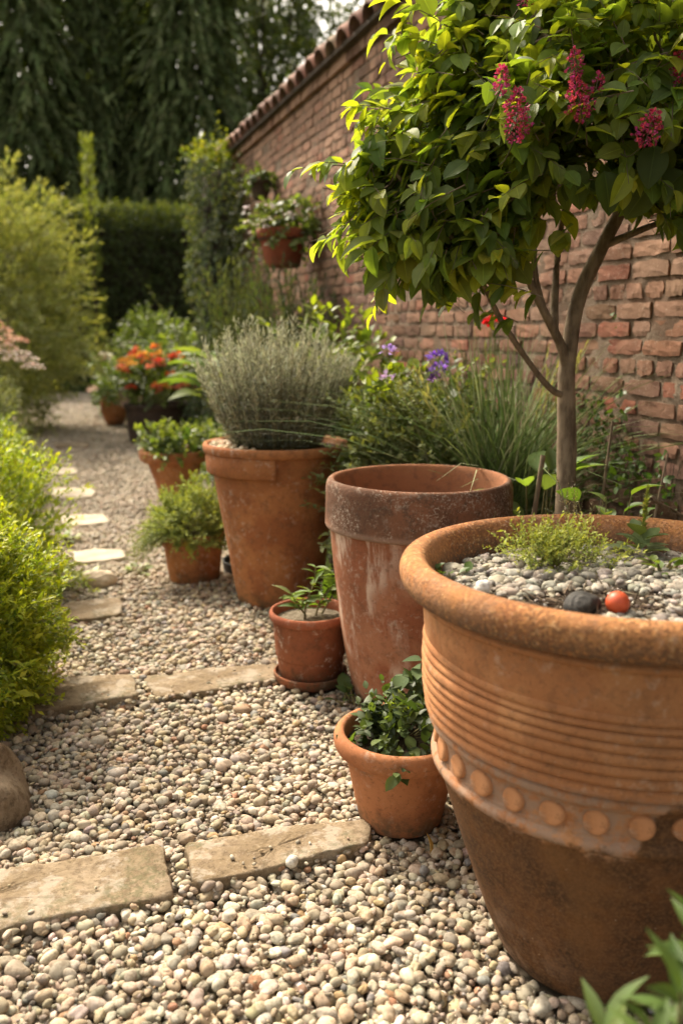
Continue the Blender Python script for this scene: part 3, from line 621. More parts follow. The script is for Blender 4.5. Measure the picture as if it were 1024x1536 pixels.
while z < HT - .05:
    h = .066 + rng.normal(0, .0015); y_ = Y0 + (0 if row % 2 else -.115) + rng.normal(0, .02)
    while y_ < Y1:
        l = .102 if (row % 4 == 3 or rng.random() < .10) else .215
        l += rng.normal(0, .004); y0, y1 = max(y_, Y0), min(y_ + l, Y1)
        if y1 - y0 > .04:
            gone = rng.random() < .012
            px_ = rng.normal(-.0005, .0025) + (.012 if gone else 0); GY, GZ = np.meshgrid(gy, gz, indexing='ij')
            ed = np.maximum(np.abs(GY) * 2, np.abs(GZ) * 2) > .99; cor = (np.abs(GY) > .49) & (np.abs(GZ) > .49)
            X_ = px_ + rng.normal(0, .0011, GY.shape) + ed * (.0012 + rng.normal(0, .0012, GY.shape)) + cor * .002
            Yv = (y0 + y1) / 2 + GY * (y1 - y0 - .008) + rng.normal(0, .0026, GY.shape) - np.sign(GY) * cor * .003
            Zv = z + h / 2 + GZ * (h - .009) + rng.normal(0, .0022, GY.shape) - np.sign(GZ) * cor * .002 + .004 * math.sin(y_ * 1.7 + row)
            V = np.stack([X_, Yv, Zv], -1).reshape(-1, 3); Bk = V[per].copy(); Bk[:, 0] = .03
            VB.append(np.concatenate([V, Bk])); CB.append(pick(BC, 1, .14)[0])
        y_ += l + .011
    z += .0755; row += 1
nb = len(VB); VB = np.concatenate(VB); CB = np.repeat(A(CB), 24 + len(per), 0)
mb.add(VB, (FB[None] + (np.arange(nb) * (24 + len(per)))[:, None, None]).reshape(-1, 4), CB); mb.build('brickwork', BRICK, wall, smooth=False)
# coping: a projecting course, then rows of half round tiles up to a ridge
mb = MB()
def box(mb, x0, x1, y0, y1, z0, z1, C=(1, 1, 1)):
    mb.add([(x0, y0, z0), (x1, y0, z0), (x1, y1, z0), (x0, y1, z0), (x0, y0, z1), (x1, y0, z1), (x1, y1, z1), (x0, y1, z1)], [(0, 3, 2, 1), (4, 5, 6, 7), (0, 1, 5, 4), (1, 2, 6, 5), (2, 3, 7, 6), (3, 0, 4, 7)], C)
yb = Y0
while yb < Y1 + .02:
    l = .105 + rng.normal(0, .004); box(mb, -.035 + rng.normal(0, .004), .375, yb, yb + l, HT - .004, HT + .068, pick(BC, 1)[0] * .6); yb += l + .01
mb.build('corbel_course', BRICK, wall, smooth=False)
g = G('clay_tile'); c = g.attr(); n = g.noise(14, 6, .7); f = g.noise(90, 4, .7)
c = g.mix(g.step(n, .4, .68, 0, .7), c, (.09, .065, .05)); c = g.mix(g.step(f, .55, .7, 0, .4), c, (.35, .3, .24))
g.bsdf(c, .85, .2, g.bump(n, .6, .008)); TILE = g.m
mb = MB(); a = np.linspace(0, pi, 9); yb = Y0
while yb < Y1 + .05:
    wd = .106 + rng.normal(0, .004); cc = pick([(.27, .155, .115), (.33, .20, .15), (.22, .13, .10), (.38, .25, .19)], 1, .12)[0]
    for sx in (-1, 1):
        xe, ze, xr, zr = (.17 + sx * .285, HT + .085 + rng.normal(0, .006), .17 + sx * .03, HT + .265)
        V = []
        for (xx, z_, rr) in ((xe, ze, wd * 1.03), (xe - sx * .012, ze + .012, wd), (xr, zr, wd * .9)):
            for t in a: V.append((xx + sx * .35 * rr * .8 * math.sin(t), yb + rr * math.cos(t), z_ + rr * .8 * math.sin(t)))
        V = A(V); F = []
        for k in range(2):
            for t in range(8): F.append((k * 9 + t, k * 9 + t + 1, (k + 1) * 9 + t + 1, (k + 1) * 9 + t))
        mb.add(V, F, cc)
        mb.add(V * [1, 1, 1] - [0, 0, .014], F, cc * .8)
        for k in (0,):
            Fe = [(t, t + 1, 18 + 9 + t + 1, 18 + 9 + t) for t in range(8)]
            mb.add(np.concatenate([V[:18], (V - [0, 0, .014])[:18]]), A(Fe) * 0 + A([(t, t + 1, 18 + t + 1, 18 + t) for t in range(8)]), cc)
    yb += .252
mb.build('tile_row', TILE, wall)
mb = MB(); box(mb, -.085, .425, Y0, Y1, HT + .071, HT + .10, (.07, .055, .045)); mb.build('tile_bed', TILE, wall, smooth=False)
mb = MB(); a = np.linspace(-.2, pi + .2, 12); yb = Y0
while yb < Y1:
    cc = pick([(.27, .16, .12), (.33, .2, .15), (.22, .13, .10)], 1)[0]
    V = [(.17 + .085 * math.cos(t), yy_, HT + .27 + .075 * math.sin(t)) for yy_ in (yb, yb + .40) for t in a]
    mb.add(V, [(t, t + 1, 12 + t + 1, 12 + t) for t in range(11)], cc); yb += .405
mb.build('ridge_tile', TILE, wall)

# ------------------------------------------------------------------ plants
T_SM = diamond(.42); T_NEEDLE = diamond(.2, .5, .03); T_BIG = leaf(6, .62, .40, .16, .22, .85); T_LANCE = leaf(5, .30, .42, .2, .3)
T_OVAL = leaf(4, .6, .45, .12, .15, .8); T_HOSTA = leaf(6, .55, .38, .22, .45, .9, 1.1); T_SPRAY = diamond(.28, .4, .05)
UP = A([0, 0, 1.])

def shell(n, c, r, lo=.55, low=-.3, lump=.18, seed=None):
    """points in the outer part of an uneven ellipsoid, with outward directions"""
    d = norm(rnd(n * 2)); d = d[d[:, 2] > low][:n]; n = len(d)
    q = np.random.default_rng(seed if seed is not None else int(rng.integers(1e6)))
    h = np.ones(n)
    for f in (2.2, 3.7, 6.): h += lump * np.sin(d @ q.normal(0, f, 3) + q.uniform(0, 6))
    s = uni(lo, 1, n) ** .6 * h
    return A(c) + d * s[:, None] * A(r), norm(d / A(r) * np.mean(r))

def bush(name, label, cat, base, r, zc, n, K, T, size, cols, L=.18, ang=.9, droop=.1, up=.5, low=-.35, lump=.18, mat=LEAF, stem=STEM, group=None, lo=.5, jit=.35, tipcol=None, nst=14, stemr=.006, parent=None, tip=.3, seed=None):
    t = parent or thing(name, label, cat, base, group)
    mb = MB(); P, O = shell(n, (0, 0, zc), r, lo, low, lump, seed)
    D = norm(O + UP * up + rnd(len(P), .35)); Ls = L * np.exp(rng.normal(0, .25, len(P)))
    p, d, u, s, ix, tt = twig_leaves(P - D * Ls[:, None] * .6, D, Ls, K, ang, size, droop, jit=jit, tip=tip)
    tw = np.exp(rng.normal(0, .18, len(P))); C = pick(cols, len(p), .14) * tw[ix][:, None]
    if tipcol is not None:
        m = np.clip((tt - .45) * 1.6, 0, 1)[:, None] * (.4 + .6 * rng.random((len(P), 1))[ix]); C = C * (1 - m) + pick(tipcol, len(p), .12) * m
    k = p[:, 2] > .01 - (base[2] if parent is None else 0)
    scatter(mb, T, p[k], d[k], u[k], s[k], C[k]); mb.build('foliage', mat, t)
    mb = MB(); b = np.zeros((nst, 3)); b[:, :2] = rng.normal(0, .06 * r[0], (nst, 2)); q = A([P[i] for i in rng.integers(0, len(P), nst)]); dd = q - b
    twig_tubes(mb, b, dd, np.linalg.norm(dd, axis=1) * .95, stemr, pick([(.12, .09, .05), (.16, .13, .07)], nst), S_=4, sides=4)
    k2 = rng.integers(0, len(P), min(len(P), 400)); twig_tubes(mb, P[k2] - D[k2] * Ls[k2][:, None] * .6, D[k2], Ls[k2], stemr * .3, pick([(.13, .12, .05)], len(k2)), droop, 3)
    mb.build('stems', stem, t)
    return t

GOLD = [(.27, .33, .03), (.33, .37, .028), (.19, .26, .03), (.12, .18, .025)]
GOLDT = [(.50, .50, .04), (.42, .46, .035)]
GRN = [(.09, .14, .035), (.12, .17, .045), (.07, .11, .03), (.15, .19, .06)]
# left border: clipped mounds
GM = 'clipped mounds edging the path'
bush('clipped_shrub', 'bright golden fine leaved shrub beside the edging rock, first of the mounds', 'shrub', (-.43, 3.04, 0), (.50, .46, .51), .30, 4200, 15, T_SM, .028, GOLD, .10, .8, .05, .5, -.75, .10, tipcol=GOLDT, group=GM, nst=30)
bush('clipped_shrub', 'golden green mound right behind the brightest shrub', 'shrub', (-.47, 4.6, 0), (.55, .62, .52), .26, 2800, 14, T_SM, .032, [(.22, .29, .03), (.27, .33, .04), (.14, .21, .03)], .16, .8, .05, .5, -.6, .14, tipcol=GOLDT, group=GM)
bush('clipped_shrub', 'softer lime green mound, farthest and lowest of the clipped three', 'shrub', (-.57, 7.1, 0), (.60, .85, .50), .28, 1500, 13, T_SM, .05, [(.17, .26, .05), (.21, .28, .06), (.12, .19, .04)], .18, .8, .05, .5, -.6, .16, tipcol=[(.34, .40, .07)], group=GM)
# sedum-like flower heads on grey foliage
t = bush('flowering_shrub', 'grey leaved shrub topped with flat pink and white flower heads by the path', 'shrub', (-.66, 8.5, 0), (.60, .8, .85), .36, 1900, 15, T_SM, .034, [(.20, .22, .13), (.24, .26, .17), (.15, .18, .10)], .22, .7, .1, .8, -.5, .16, mat=LEAFD)
def head(cols, n, r, flat=.45, s=.02, T=None):
    mb = MB(); d = norm(rnd(n)); d[:, 2] = np.abs(d[:, 2]); P = d * [r, r, r * flat]
    scatter(mb, T or diamond(.8, .6, .1), P, d + rnd(n, .4), UP + rnd(n, .5), s * np.exp(rng.normal(0, .2, n)), pick(cols, n, .15)); return mb
for k, (fx, fy, fz, cl) in enumerate([(.60, -.4, 1.06, 0), (.54, -.35, 1.11, 0), (.64, -.45, 1.0, 0), (.49, -.45, 1.07, 0), (.46, -.3, 1.24, 1), (.40, -.3, 1.31, 2), (.33, -.3, 1.37, 2), (.27, -.35, 1.43, 1), (.42, -.42, 1.17, 1), (.52, -.25, 1.22, 2), (.2, -.2, 1.45, 2), (.36, -.5, 1.12, 0)]):
    o = head([[(.62, .52, .45), (.68, .60, .52)], [(.58, .40, .29), (.62, .47, .36)], [(.46, .25, .16), (.50, .31, .22)]][cl], 90, .085, .45, .024).build('flower', PETAL, t); o.location = (fx, fy, fz)
# pale feathery shrub
bush('feathery_shrub', 'tall pale yellow green feathery shrub standing before the dark conifers', 'shrub', (-.75, 12.4, 0), (1.45, 1.5, 1.75), 1.55, 4200, 16, T_SPRAY, .085, [(.29, .315, .13), (.34, .355, .16), (.24, .27, .10)], .45, .7, .25, .6, -.85, .10, mat=LEAFD, tipcol=[(.48, .47, .24), (.42, .43, .20)], nst=26, stemr=.02, seed=3)

# hedge across the end of the garden
t = thing('hedge', 'square cut dark hedge closing off the end of the path', 'hedge', (1.5, 21.2, 0))
mb = MB(); box(mb, -5.2, 3.6, -.22, .5, 0, 3.6, (.012, .016, .008)); mb.build('branches', DARKBARK, t, smooth=False)
n = 9000; P = np.column_stack([uni(-5.5, 3.9, n), uni(-.62, -.30, n), uni(0, 4.0, n)]); P[:, 1] += .10 * np.sin(P[:, 0] * 4.1 + 1.7 * np.sin(P[:, 2] * 2.3)) * np.sin(P[:, 2] * 3.7 + P[:, 0]); D = norm(A([0, -1, .35]) + rnd(n, .5))
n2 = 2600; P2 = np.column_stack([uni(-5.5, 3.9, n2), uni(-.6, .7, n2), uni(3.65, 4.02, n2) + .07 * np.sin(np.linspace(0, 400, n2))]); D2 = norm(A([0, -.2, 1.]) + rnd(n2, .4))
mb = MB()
for PP, DD, cols, in ((P, D, [(.06, .09, .034), (.08, .11, .042), (.10, .13, .055), (.045, .065, .026)]), (P2, D2, [(.17, .21, .045), (.24, .27, .055), (.12, .16, .04)])):  # face colours, then brighter yellow-green top leaves: sunlight on the top painted in
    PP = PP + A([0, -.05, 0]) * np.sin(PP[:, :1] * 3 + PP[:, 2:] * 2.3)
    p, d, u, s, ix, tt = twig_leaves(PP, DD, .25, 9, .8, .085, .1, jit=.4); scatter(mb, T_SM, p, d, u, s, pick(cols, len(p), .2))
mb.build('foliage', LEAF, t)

# conifers and the loose trees behind
def conifer(x, y, h, r, label, nsp=1300, cols=((.085, .115, .045), (.11, .14, .056), (.135, .165, .07)), gap=0.):
    t = thing('conifer', label, 'tree', (x, y, 0), 'tall dark conifers behind the hedge')
    mb = MB(); limb(mb, [(0, 0, 0), (.1, 0, h * .5), (0, .05, h * .96)], .22, .03, n=10); mb.build('trunk', DARKBARK, t)
    z = 1.2 + (h - 1.2) * uni(0, 1, nsp) ** .9; f = 1 - (z / h) ** 1.7 * .8; a = uni(0, 6.28, nsp); lump = 1 + .22 * np.sin(5 * a + x * 3) * np.sin(z * .5 + x) + .13 * np.sin(9 * a + z * .3)
    rr = r * f * lump * uni(.45, 1., nsp); O = np.column_stack([np.cos(a), np.sin(a), np.zeros(nsp)])
    P = O * rr[:, None] + UP * z[:, None]; D = norm(O * .42 + UP * -.75 + rnd(nsp, .18))
    mb = MB(); p, d, u, s, ix, tt = twig_leaves(P, D, uni(.8, 1.7, nsp), 15, .42, .34, .05, t0=0, jit=.16, up=(0, 0, 0), tip=.3)
    tw = np.exp(rng.normal(0, .25, nsp)); scatter(mb, T_SPRAY, p, d, u + O[ix], s, pick(cols, len(p), .2) * tw[ix][:, None], )
    mb.build('crown', LEAFD, t)
conifer(-4.6, 27.5, 12.8, 2.0, 'dark drooping conifer at the outer end of the row, behind the feathery shrub')
conifer(-1.9, 28.5, 13.2, 1.7, 'second dark conifer of the row, sky showing beside its tip')
conifer(.35, 27.5, 12.6, 1.5, 'narrow dark conifer rising straight above the feathery shrub')
conifer(2.25, 28.5, 13, 1.6, 'dark conifer behind the pale thin cypress')
conifer(4.75, 27.2, 15, 2.15, 'largest dark conifer, next to the end of the brick wall', 1900)
conifer(3.4, 31, 13.6, 1.9, 'dark conifer set back behind the other conifers')
def loose_tree(x, y, h, r, label, n=1100, zc=None):
    t = thing('broadleaf_tree', label, 'tree', (x, y, 0), 'dark loose trees beyond the wall')
    mb = MB(); limb(mb, [(0, 0, 0), (.15, 0, h * .4), (-.1, .1, h * .8)], .26, .06, n=12)
    tips = [(rng.normal(0, r * .6), rng.normal(0, r * .6), h * uni(.5, .95)) for _ in range(12)]; mb.build('trunk', DARKBARK, t)
    mb = MB()
    for q in tips: limb(mb, [(0, 0, h * .3), (q[0] * .4, q[1] * .4, q[2] * .7), q], .09, .02, n=8, sides=6)
    mb.build('branches', DARKBARK, t)
    mb = MB(); P, O = shell(n, (0, 0, zc or h * .62), (r, r, h * .42), .25, -1, .3); D = norm(O * .6 + rnd(n, .5))
    p, d, u, s, ix, tt = twig_leaves(P, D, .9, 16, 1.0, .17, .3, jit=.5); scatter(mb, T_OVAL, p, d, u, s, pick([(.065, .09, .036), (.085, .11, .045), (.11, .135, .06)], len(p), .2)); mb.build('crown', LEAF, t)
loose_tree(7.3, 29, 15, 1.6, 'dark leafy tree with sky gaps, beside the largest conifer')
loose_tree(9.6, 31, 15, 2.0, 'loose dark tree glimpsed over the coping tiles')
loose_tree(12.0, 29, 13, 2.2, 'dark tree beyond the wall, mostly hidden by the flowering tree')
loose_tree(-7.6, 29, 13, 2.4, 'dark broadleaf tree beside the outermost conifer')
# thin pale cypress in front
t = thing('pencil_cypress', 'thin pale green pencil cypress poking above the hedge', 'tree', (1.33, 20.2, 0))
mb = MB(); limb(mb, [(0, 0, 0), (.01, 0, 2.5), (0, 0, 5.1)], .05, .01, n=8); mb.build('trunk', DARKBARK, t)
n = 420; z = uni(.5, 5.25, n); a = uni(0, 6.28, n); O = np.column_stack([np.cos(a), np.sin(a), np.zeros(n)]); P = O * (.16 * (1 - (z / 5.5) ** 3))[:, None] * uni(.3, 1, (n, 1)) + UP * z[:, None]
mb = MB(); p, d, u, s, ix, tt = twig_leaves(P, norm(UP + O * .5), .22, 8, .5, .08); scatter(mb, T_SPRAY, p, d, u, s, pick([(.26, .31, .06), (.32, .36, .08), (.18, .23, .05)], len(p))); mb.build('crown', LEAF, t)

# ivy pillar at the wall's end
t = thing('ivy_column', 'tall column of grey green ivy covering the end of the brick wall', 'climber', (2.13, 10.2, 0))
n = 2600; z = uni(.1, 3.15, n); a = uni(0, 6.28, n); rr = .29 + .07 * np.sin(z * 4 + a * 2) + .05 * np.sin(a * 3 - z * 7) + .05 * (z > 2.8) + .08 * (z < 1.); O = np.column_stack([np.cos(a), np.sin(a), np.zeros(n)])
mb = MB(); P = O * (rr * uni(.75, 1., n))[:, None] * [1, 1.4, 1] + UP * z[:, None]
p, d, u, s, ix, tt = twig_leaves(P, norm(O * .5 - UP * .5 + rnd(n, .3)), .16, 6, 1., .058, .2, up=(0, 0, .3)); u = u + O[ix] * 1.5
scatter(mb, T_OVAL, p, d, u, s, pick([(.085, .11, .065), (.11, .135, .085), (.065, .085, .05), (.15, .17, .12)], len(p), .18))
n = 110; P = np.column_stack([rng.normal(-.05, .2, n), rng.normal(-.05, .3, n), 3.10 + np.abs(rng.normal(0, .08, n))])
p, d, u, s, ix, tt = twig_leaves(P, norm(UP + rnd(n, .5)), .22, 6, 1., .065); scatter(mb, T_OVAL, p, d, u, s, pick([(.17, .20, .03), (.25, .26, .035), (.10, .14, .03)], len(p), .18))
mb.build('foliage', LEAFD, t)
mb = MB(); lathe(mb, [(.28, 0), (.27, 1.5), (.22, 3.0), (.02, 3.1)], 14, wob=.06); mb.build('woody_stems', DARKBARK, t)

def wallivy(name, label, y, z, sy, sz, n, size, cols, droop=.6):
    t = thing(name, label, 'climber', (W - .02, y, z)); mb = MB()
    P = np.column_stack([uni(-.10, -.01, n), rng.normal(0, sy, n), rng.normal(0, sz, n)]); D = norm(np.column_stack([uni(-.8, -.1, n), rng.normal(0, .5, n), rng.normal(-.2, .5, n)]))
    p, d, u, s, ix, tt = twig_leaves(P, D, .16, 7, 1., size, droop, up=(-.9, 0, .3)); p[:, 0] = np.minimum(p[:, 0], -.004)
    scatter(mb, T_OVAL, p, d, u, s, pick(cols, len(p), .2)); mb.build('foliage', LEAF, t)
    mb = MB(); m = 6; b = np.column_stack([np.full(m, -.012), rng.normal(0, sy * .3, m), np.full(m, -sz * 1.6)]); twig_tubes(mb, b, np.column_stack([np.zeros(m), rng.normal(0, .45, m), np.ones(m)]), sz * 2.2 * uni(.6, 1.1, m), .0022, pick([(.09, .07, .04)], m)); mb.build('stems', DARKBARK, t)
    return t
DIV = [(.05, .065, .03), (.07, .085, .04), (.09, .10, .05)]
wallivy('wall_ivy', 'dark ivy patch on the wall right beside the ivy column', 9.55, 2.5, .22, .33, 150, .055, DIV)
wallivy('wall_ivy', 'thin ivy trailing on the wall below the small hanging pot', 9.2, 1.75, .2, .28, 90, .05, DIV)
wallivy('wall_ivy', 'mossy fern like growth on low bricks just past the flowering tree trunk', 2.98, .92, .07, .13, 46, .028, [(.06, .10, .025), (.045, .075, .02)], .3)
wallivy('wall_ivy', 'small leafy sprig on the reddish bricks near the thin stake', 2.80, .82, .03, .05, 12, .03, [(.07, .13, .025), (.09, .15, .03)])
wallivy('wall_ivy', 'green sprig low on the wall, closest to the picture edge', 2.62, .80, .03, .07, 12, .03, [(.05, .10, .025), (.07, .12, .03)])

# hanging pots
def hanging(loc, r, h, mat, lab, plab, n, size, cols, group='pots hung on the brick wall', flowers=0):
    t = thing('hanging_pot', lab, 'flower pot', loc, group); mb = MB()
    lathe(mb, [(.02, 0), (r * .62, 0), (r * .66, .01), (r * .86, h * .70), (r * .87, h * .74), (r * .97, h * .76), (r, h * .98), (r * .97, h), (r * .9, h * .97), (r * .86, h * .8)], 56, wob=.004); mb.build('body', mat, t)
    mb = MB(); lathe(mb, [(r * .87, h * .86), (r * .4, h * .9), (.001, h * .9)], 24); mb.build('soil', SOIL, t)
    q = bush('trailing_plant', plab, 'plant', (loc[0], loc[1], loc[2] + h * .9), (r * 1.35, r * 1.35, r * .95), r * .35, n, 9, T_OVAL, size, cols, r * .8, .9, .45, .3, -.7, .2, nst=12, stemr=.004)
    for k in range(flowers):
        o = head([(.66, .62, .58), (.66, .6, .6)], 9, .016, .8, .026).build('flower', PETAL, q); a = uni(2.4, 5.); o.location = (r * 1.35 * math.cos(a), r * 1.35 * math.sin(a), r * uni(-.1, .9))
    b = thing('pot_bracket', 'iron ring bracket carrying the ' + ('red pot of trailing plants' if r > .15 else 'small dark pot high on the wall'), 'bracket', (loc[0], loc[1], loc[2] + h * .72))
    mb = MB(); an = np.linspace(0, 2 * pi, 33); ring = np.column_stack([r * .93 * np.cos(an), r * .93 * np.sin(an), 0 * an]); tubes(mb, ring[None], .006, (.03, .03, .03), 6); mb.build('ring', DARKBARK, b)
    mb = MB(); d = W - loc[0]; tubes(mb, A([[(r * .93, 0, 0), ((r * .93 + d) / 2, 0, 0), (d, 0, 0)]]), .008, (.03, .03, .03), 6); tubes(mb, A([[(d - .004, 0, .12), (d - .004, 0, 0), (d - .004, 0, -.12)]]), .01, (.03, .03, .03), 6); mb.build('arm', DARKBARK, b)
hanging((1.98, 7.15, 1.83), .215, .30, terracotta('terracotta_hanging', (.31, .09, .05), (.26, .075, .042), gr=.2, lime=.1, grain=.5), 'red clay pot hung on the wall, full of trailing plants', 'green trailing plant with pale flowers in the red wall pot', 150, .055, [(.10, .14, .045), (.14, .17, .06), (.08, .11, .035)], flowers=14)
hanging((2.10, 8.35, 2.53), .11, .17, DKT, 'small dark pot hung higher on the wall', 'small green plant in the upper wall pot', 46, .045, [(.08, .12, .03), (.11, .15, .04)])

# bed along the wall
def feather(name, label, base, h, r, n, cols, L=None):
    t = thing(name, label, 'plant', base); b = np.column_stack([rng.normal(0, r * .25, (n, 2)), np.zeros(n)]); d = norm(np.column_stack([rng.normal(0, r / h * .8, (n, 2)), np.ones(n)])); L_ = h * uni(.55, 1.05, n)
    mb = MB(); p, dd, u, s, ix, tt = twig_leaves(b, d, L_, 46, .6, .09, .05, jit=.25); scatter(mb, T_NEEDLE, p, dd, u, s, pick(cols, len(p), .18)); mb.build('foliage', LEAFD, t)
    mb = MB(); twig_tubes(mb, b, d, L_, .005, pick([(.12, .13, .06)], n), .05); mb.build('stems', STEM, t); return t
feather('feathery_plant', 'tall grey green feathery plant at the wall between ivy column and red hanging pot', (2.02, 8.7, .3), 1.75, .38, 130, [(.12, .15, .075), (.15, .18, .10), (.09, .12, .06)])
feather('feathery_plant', 'misty blue green feathery plant on the wall, between hanging pot and flowering tree', (2.0, 6.75, .3), 1.6, .42, 150, [(.08, .11, .06), (.10, .13, .075), (.065, .09, .045)])
bush('leafy_shrub', 'fresh yellow green leafy shrub in the bed behind the grey potted bush', 'shrub', (1.72, 5.05, .15), (.46, .55, .62), .62, 260, 10, T_OVAL, .075, [(.10, .15, .03), (.14, .19, .035), (.075, .12, .03)], .22, .9, .1, .6, -.8, .2, tipcol=[(.24, .28, .04)])
bush('round_topiary', 'rounded clipped green bush below the ivy column', 'shrub', (1.72, 13.6, 0), (.58, .58, .72), .95, 700, 10, T_SM, .06, [(.09, .13, .03), (.12, .16, .035), (.06, .09, .025)], .16, .8, .05, .4, -.8, .06)
def hosta(name, label, base, n, L, cols, petiole=.5, el=(.35, 1.2), T=T_HOSTA, mat=LEAF, var=.2, group=None):
    t = thing(name, label, 'plant', base, group); a = np.arange(n) * 2.4 + uni(-.4, .4, n); e = uni(el[0], el[1], n); d = np.column_stack([np.cos(a) * np.cos(e), np.sin(a) * np.cos(e), np.sin(e)])
    pl = petiole * uni(.7, 1.15, n); b = np.column_stack([rng.normal(0, .02, (n, 2)), np.zeros(n)]); P = b + d * pl[:, None]; D = norm(d * .9 + np.column_stack([np.cos(a), np.sin(a), -.15 * np.ones(n)]) * .6)
    mb = MB(); scatter(mb, T, P, D, UP - d * .3 + rnd(n, .15), L * np.exp(rng.normal(0, var, n)), pick(cols, n, .12)); mb.build('foliage', mat, t)
    mb = MB(); twig_tubes(mb, b, d, pl * 1.02, .005 + L * .01, pick([(.12, .16, .05)], n), S_=3, sides=5); mb.build('stems', STEM, t); return t
HC = [(.15, .22, .06), (.19, .26, .08), (.12, .18, .05), (.23, .28, .10)]
hosta('broad_leaved_plant', 'clump of big pale green arching leaves at the foot of the ivy column', (1.85, 8.2, .25), 44, .32, HC, .75, (.7, 1.4))
hosta('broad_leaved_plant', 'clump of large bright green leaves just above the grey potted bush', (2.0, 7.5, .45), 34, .22, HC, .5, (1.05, 1.5))
hosta('broad_leaved_plant', 'blue grey broad leaves above the orange flowers', (2.05, 11.8, .3), 26, .30, [(.16, .20, .14), (.20, .24, .18), (.12, .16, .10)], .75)
t = bush('flowering_bush', 'low green bush dotted with white and pink flowers where the path ends', 'shrub', (1.72, 14.6, 0), (.95, 1.2, .75), .35, 620, 10, T_OVAL, .085, [(.09, .14, .035), (.12, .17, .05), (.07, .11, .03)], .25, .9, .1, .5, -.5, .22)
for k in range(22):
    a = uni(2.4, 5.8); e = uni(.2, 1.3); o = head([[(.70, .68, .56), (.74, .72, .64)], [(.62, .36, .30), (.6, .42, .36)]][k % 4 == 1], 40, .05, .6, .07).build('flower', PETAL, t); o.location = (.95 * math.cos(a) * math.cos(e), 1.2 * math.sin(a) * math.cos(e), .35 + .80 * math.sin(e))
bush('leafy_shrub', 'mid green leafy bush behind the orange flowers', 'shrub', (2.0, 12.3, .1), (.75, 1.0, .6), .55, 380, 10, T_OVAL, .09, [(.10, .14, .04), (.13, .17, .05)], .25, .9, .1, .5, -.6, .2)
bush('leafy_shrub', 'green leafy filler at the wall foot beyond the ornamental grass', 'shrub', (1.9, 4.1, .25), (.34, .5, .42), .35, 260, 10, T_OVAL, .06, [(.05, .08, .025), (.07, .10, .035)], .2, .9, .1, .6, -.6, .2)
bush('leafy_shrub', 'green leafy filler under the misty feathery plant', 'shrub', (1.8, 6.0, .2), (.42, .6, .5), .42, 260, 10, T_OVAL, .075, [(.08, .12, .035), (.10, .14, .04)], .2, .9, .1, .6, -.6, .2)
# low ground cover of the bed
n = 3600; P = np.column_stack([uni(1.3, 2.2, n), uni(1.9, 19, n), np.zeros(n)]); P[:, 2] = soil_h(P[:, 0], P[:, 1]); mb = MB()
p, d, u, s, ix, tt = twig_leaves(P, norm(UP + rnd(n, .45)), uni(.12, .3, n), 8, .9, .045); scatter(mb, T_OVAL, p, d, u, s, pick(GRN, len(p), .2)); tag(mb.build('ground_cover', LEAF), 'low green ground cover filling the bed', kind='stuff')
n = 2600; P = np.column_stack([uni(-.25, 1.9, n), uni(20.2, 22.3, n), np.full(n, -.05)]); n3 = 2400; P = np.concatenate([P, np.column_stack([uni(-3.5, -.4, n3), uni(2.0, 20, n3), np.full(n3, -.06)])]); n = len(P); mb = MB()
scatter(mb, leaf(3, .07, .3, 0, .3), P, norm(UP + rnd(n, .35)), rnd(n), uni(.12, .42, n), pick([(.06, .10, .025), (.08, .12, .03), (.05, .08, .02)], n)); tag(mb.build('grass', LEAF), 'rough grass where the path ends and behind the mounds', kind='stuff')

# ornamental grass
t = thing('ornamental_grass', 'arching clump of long green grass in front of the brick wall', 'grass', (1.88, 3.28, .26))
n = 1100; mb = MB(); a = uni(0, 6.28, n); lean = np.abs(rng.normal(.46, .26, n)); b = np.column_stack([rng.normal(0, .075, (n, 2)), np.zeros(n)]); H = uni(.55, 1.22, n); wnd = A([-.12, 0, 0])
hd = np.column_stack([np.cos(a), np.sin(a), np.zeros(n)]); m = 7; tq = np.linspace(0, 1, m)
C0 = pick([(.12, .175, .06), (.15, .21, .075), (.095, .145, .05), (.19, .24, .11), (.30, .32, .20)], n, .15); V = []; 
ctr = b[:, None] + hd[:, None] * (lean * H)[:, None, None] * (tq ** 1.7)[None, :, None] * 1.2 + UP * (H[:, None] * (tq - .22 * lean[:, None] * tq ** 3 * 2))[..., None]
sd_ = norm(np.cross(hd, UP) + rnd(n, .3))[:, None]; wv = (uni(.0022, .0055, n)[:, None] * (1 - tq ** 2.2)[None] + .0003)[..., None]
V = np.stack([ctr - sd_ * wv, ctr + sd_ * wv], 2).reshape(-1, 3)
i, j = np.meshgrid(np.arange(n), np.arange(m - 1), indexing='ij'); q = (i * m + j) * 2; mb.add(V, np.stack([q, q + 1, q + 3, q + 2], -1).reshape(-1, 4), np.repeat(C0, m * 2, 0)); mb.build('blades', SILVER, t)
mb = MB(); m_ = 14; a = uni(0, 6.28, m_); b = np.zeros((m_, 3)); hd = np.column_stack([np.cos(a) * .4 - .1, np.sin(a) * .3, np.ones(m_)]); p, d, u, s, ix, tt = twig_leaves(b, norm(hd), uni(.95, 1.2, m_), 40, .25, .035, .12, t0=.72, tip=.1, jit=.15); scatter(mb, T_NEEDLE, p, d, u, s, pick([(.34, .33, .23), (.28, .28, .18)], len(p))); mb.build('seed_heads', LEAFD, t)

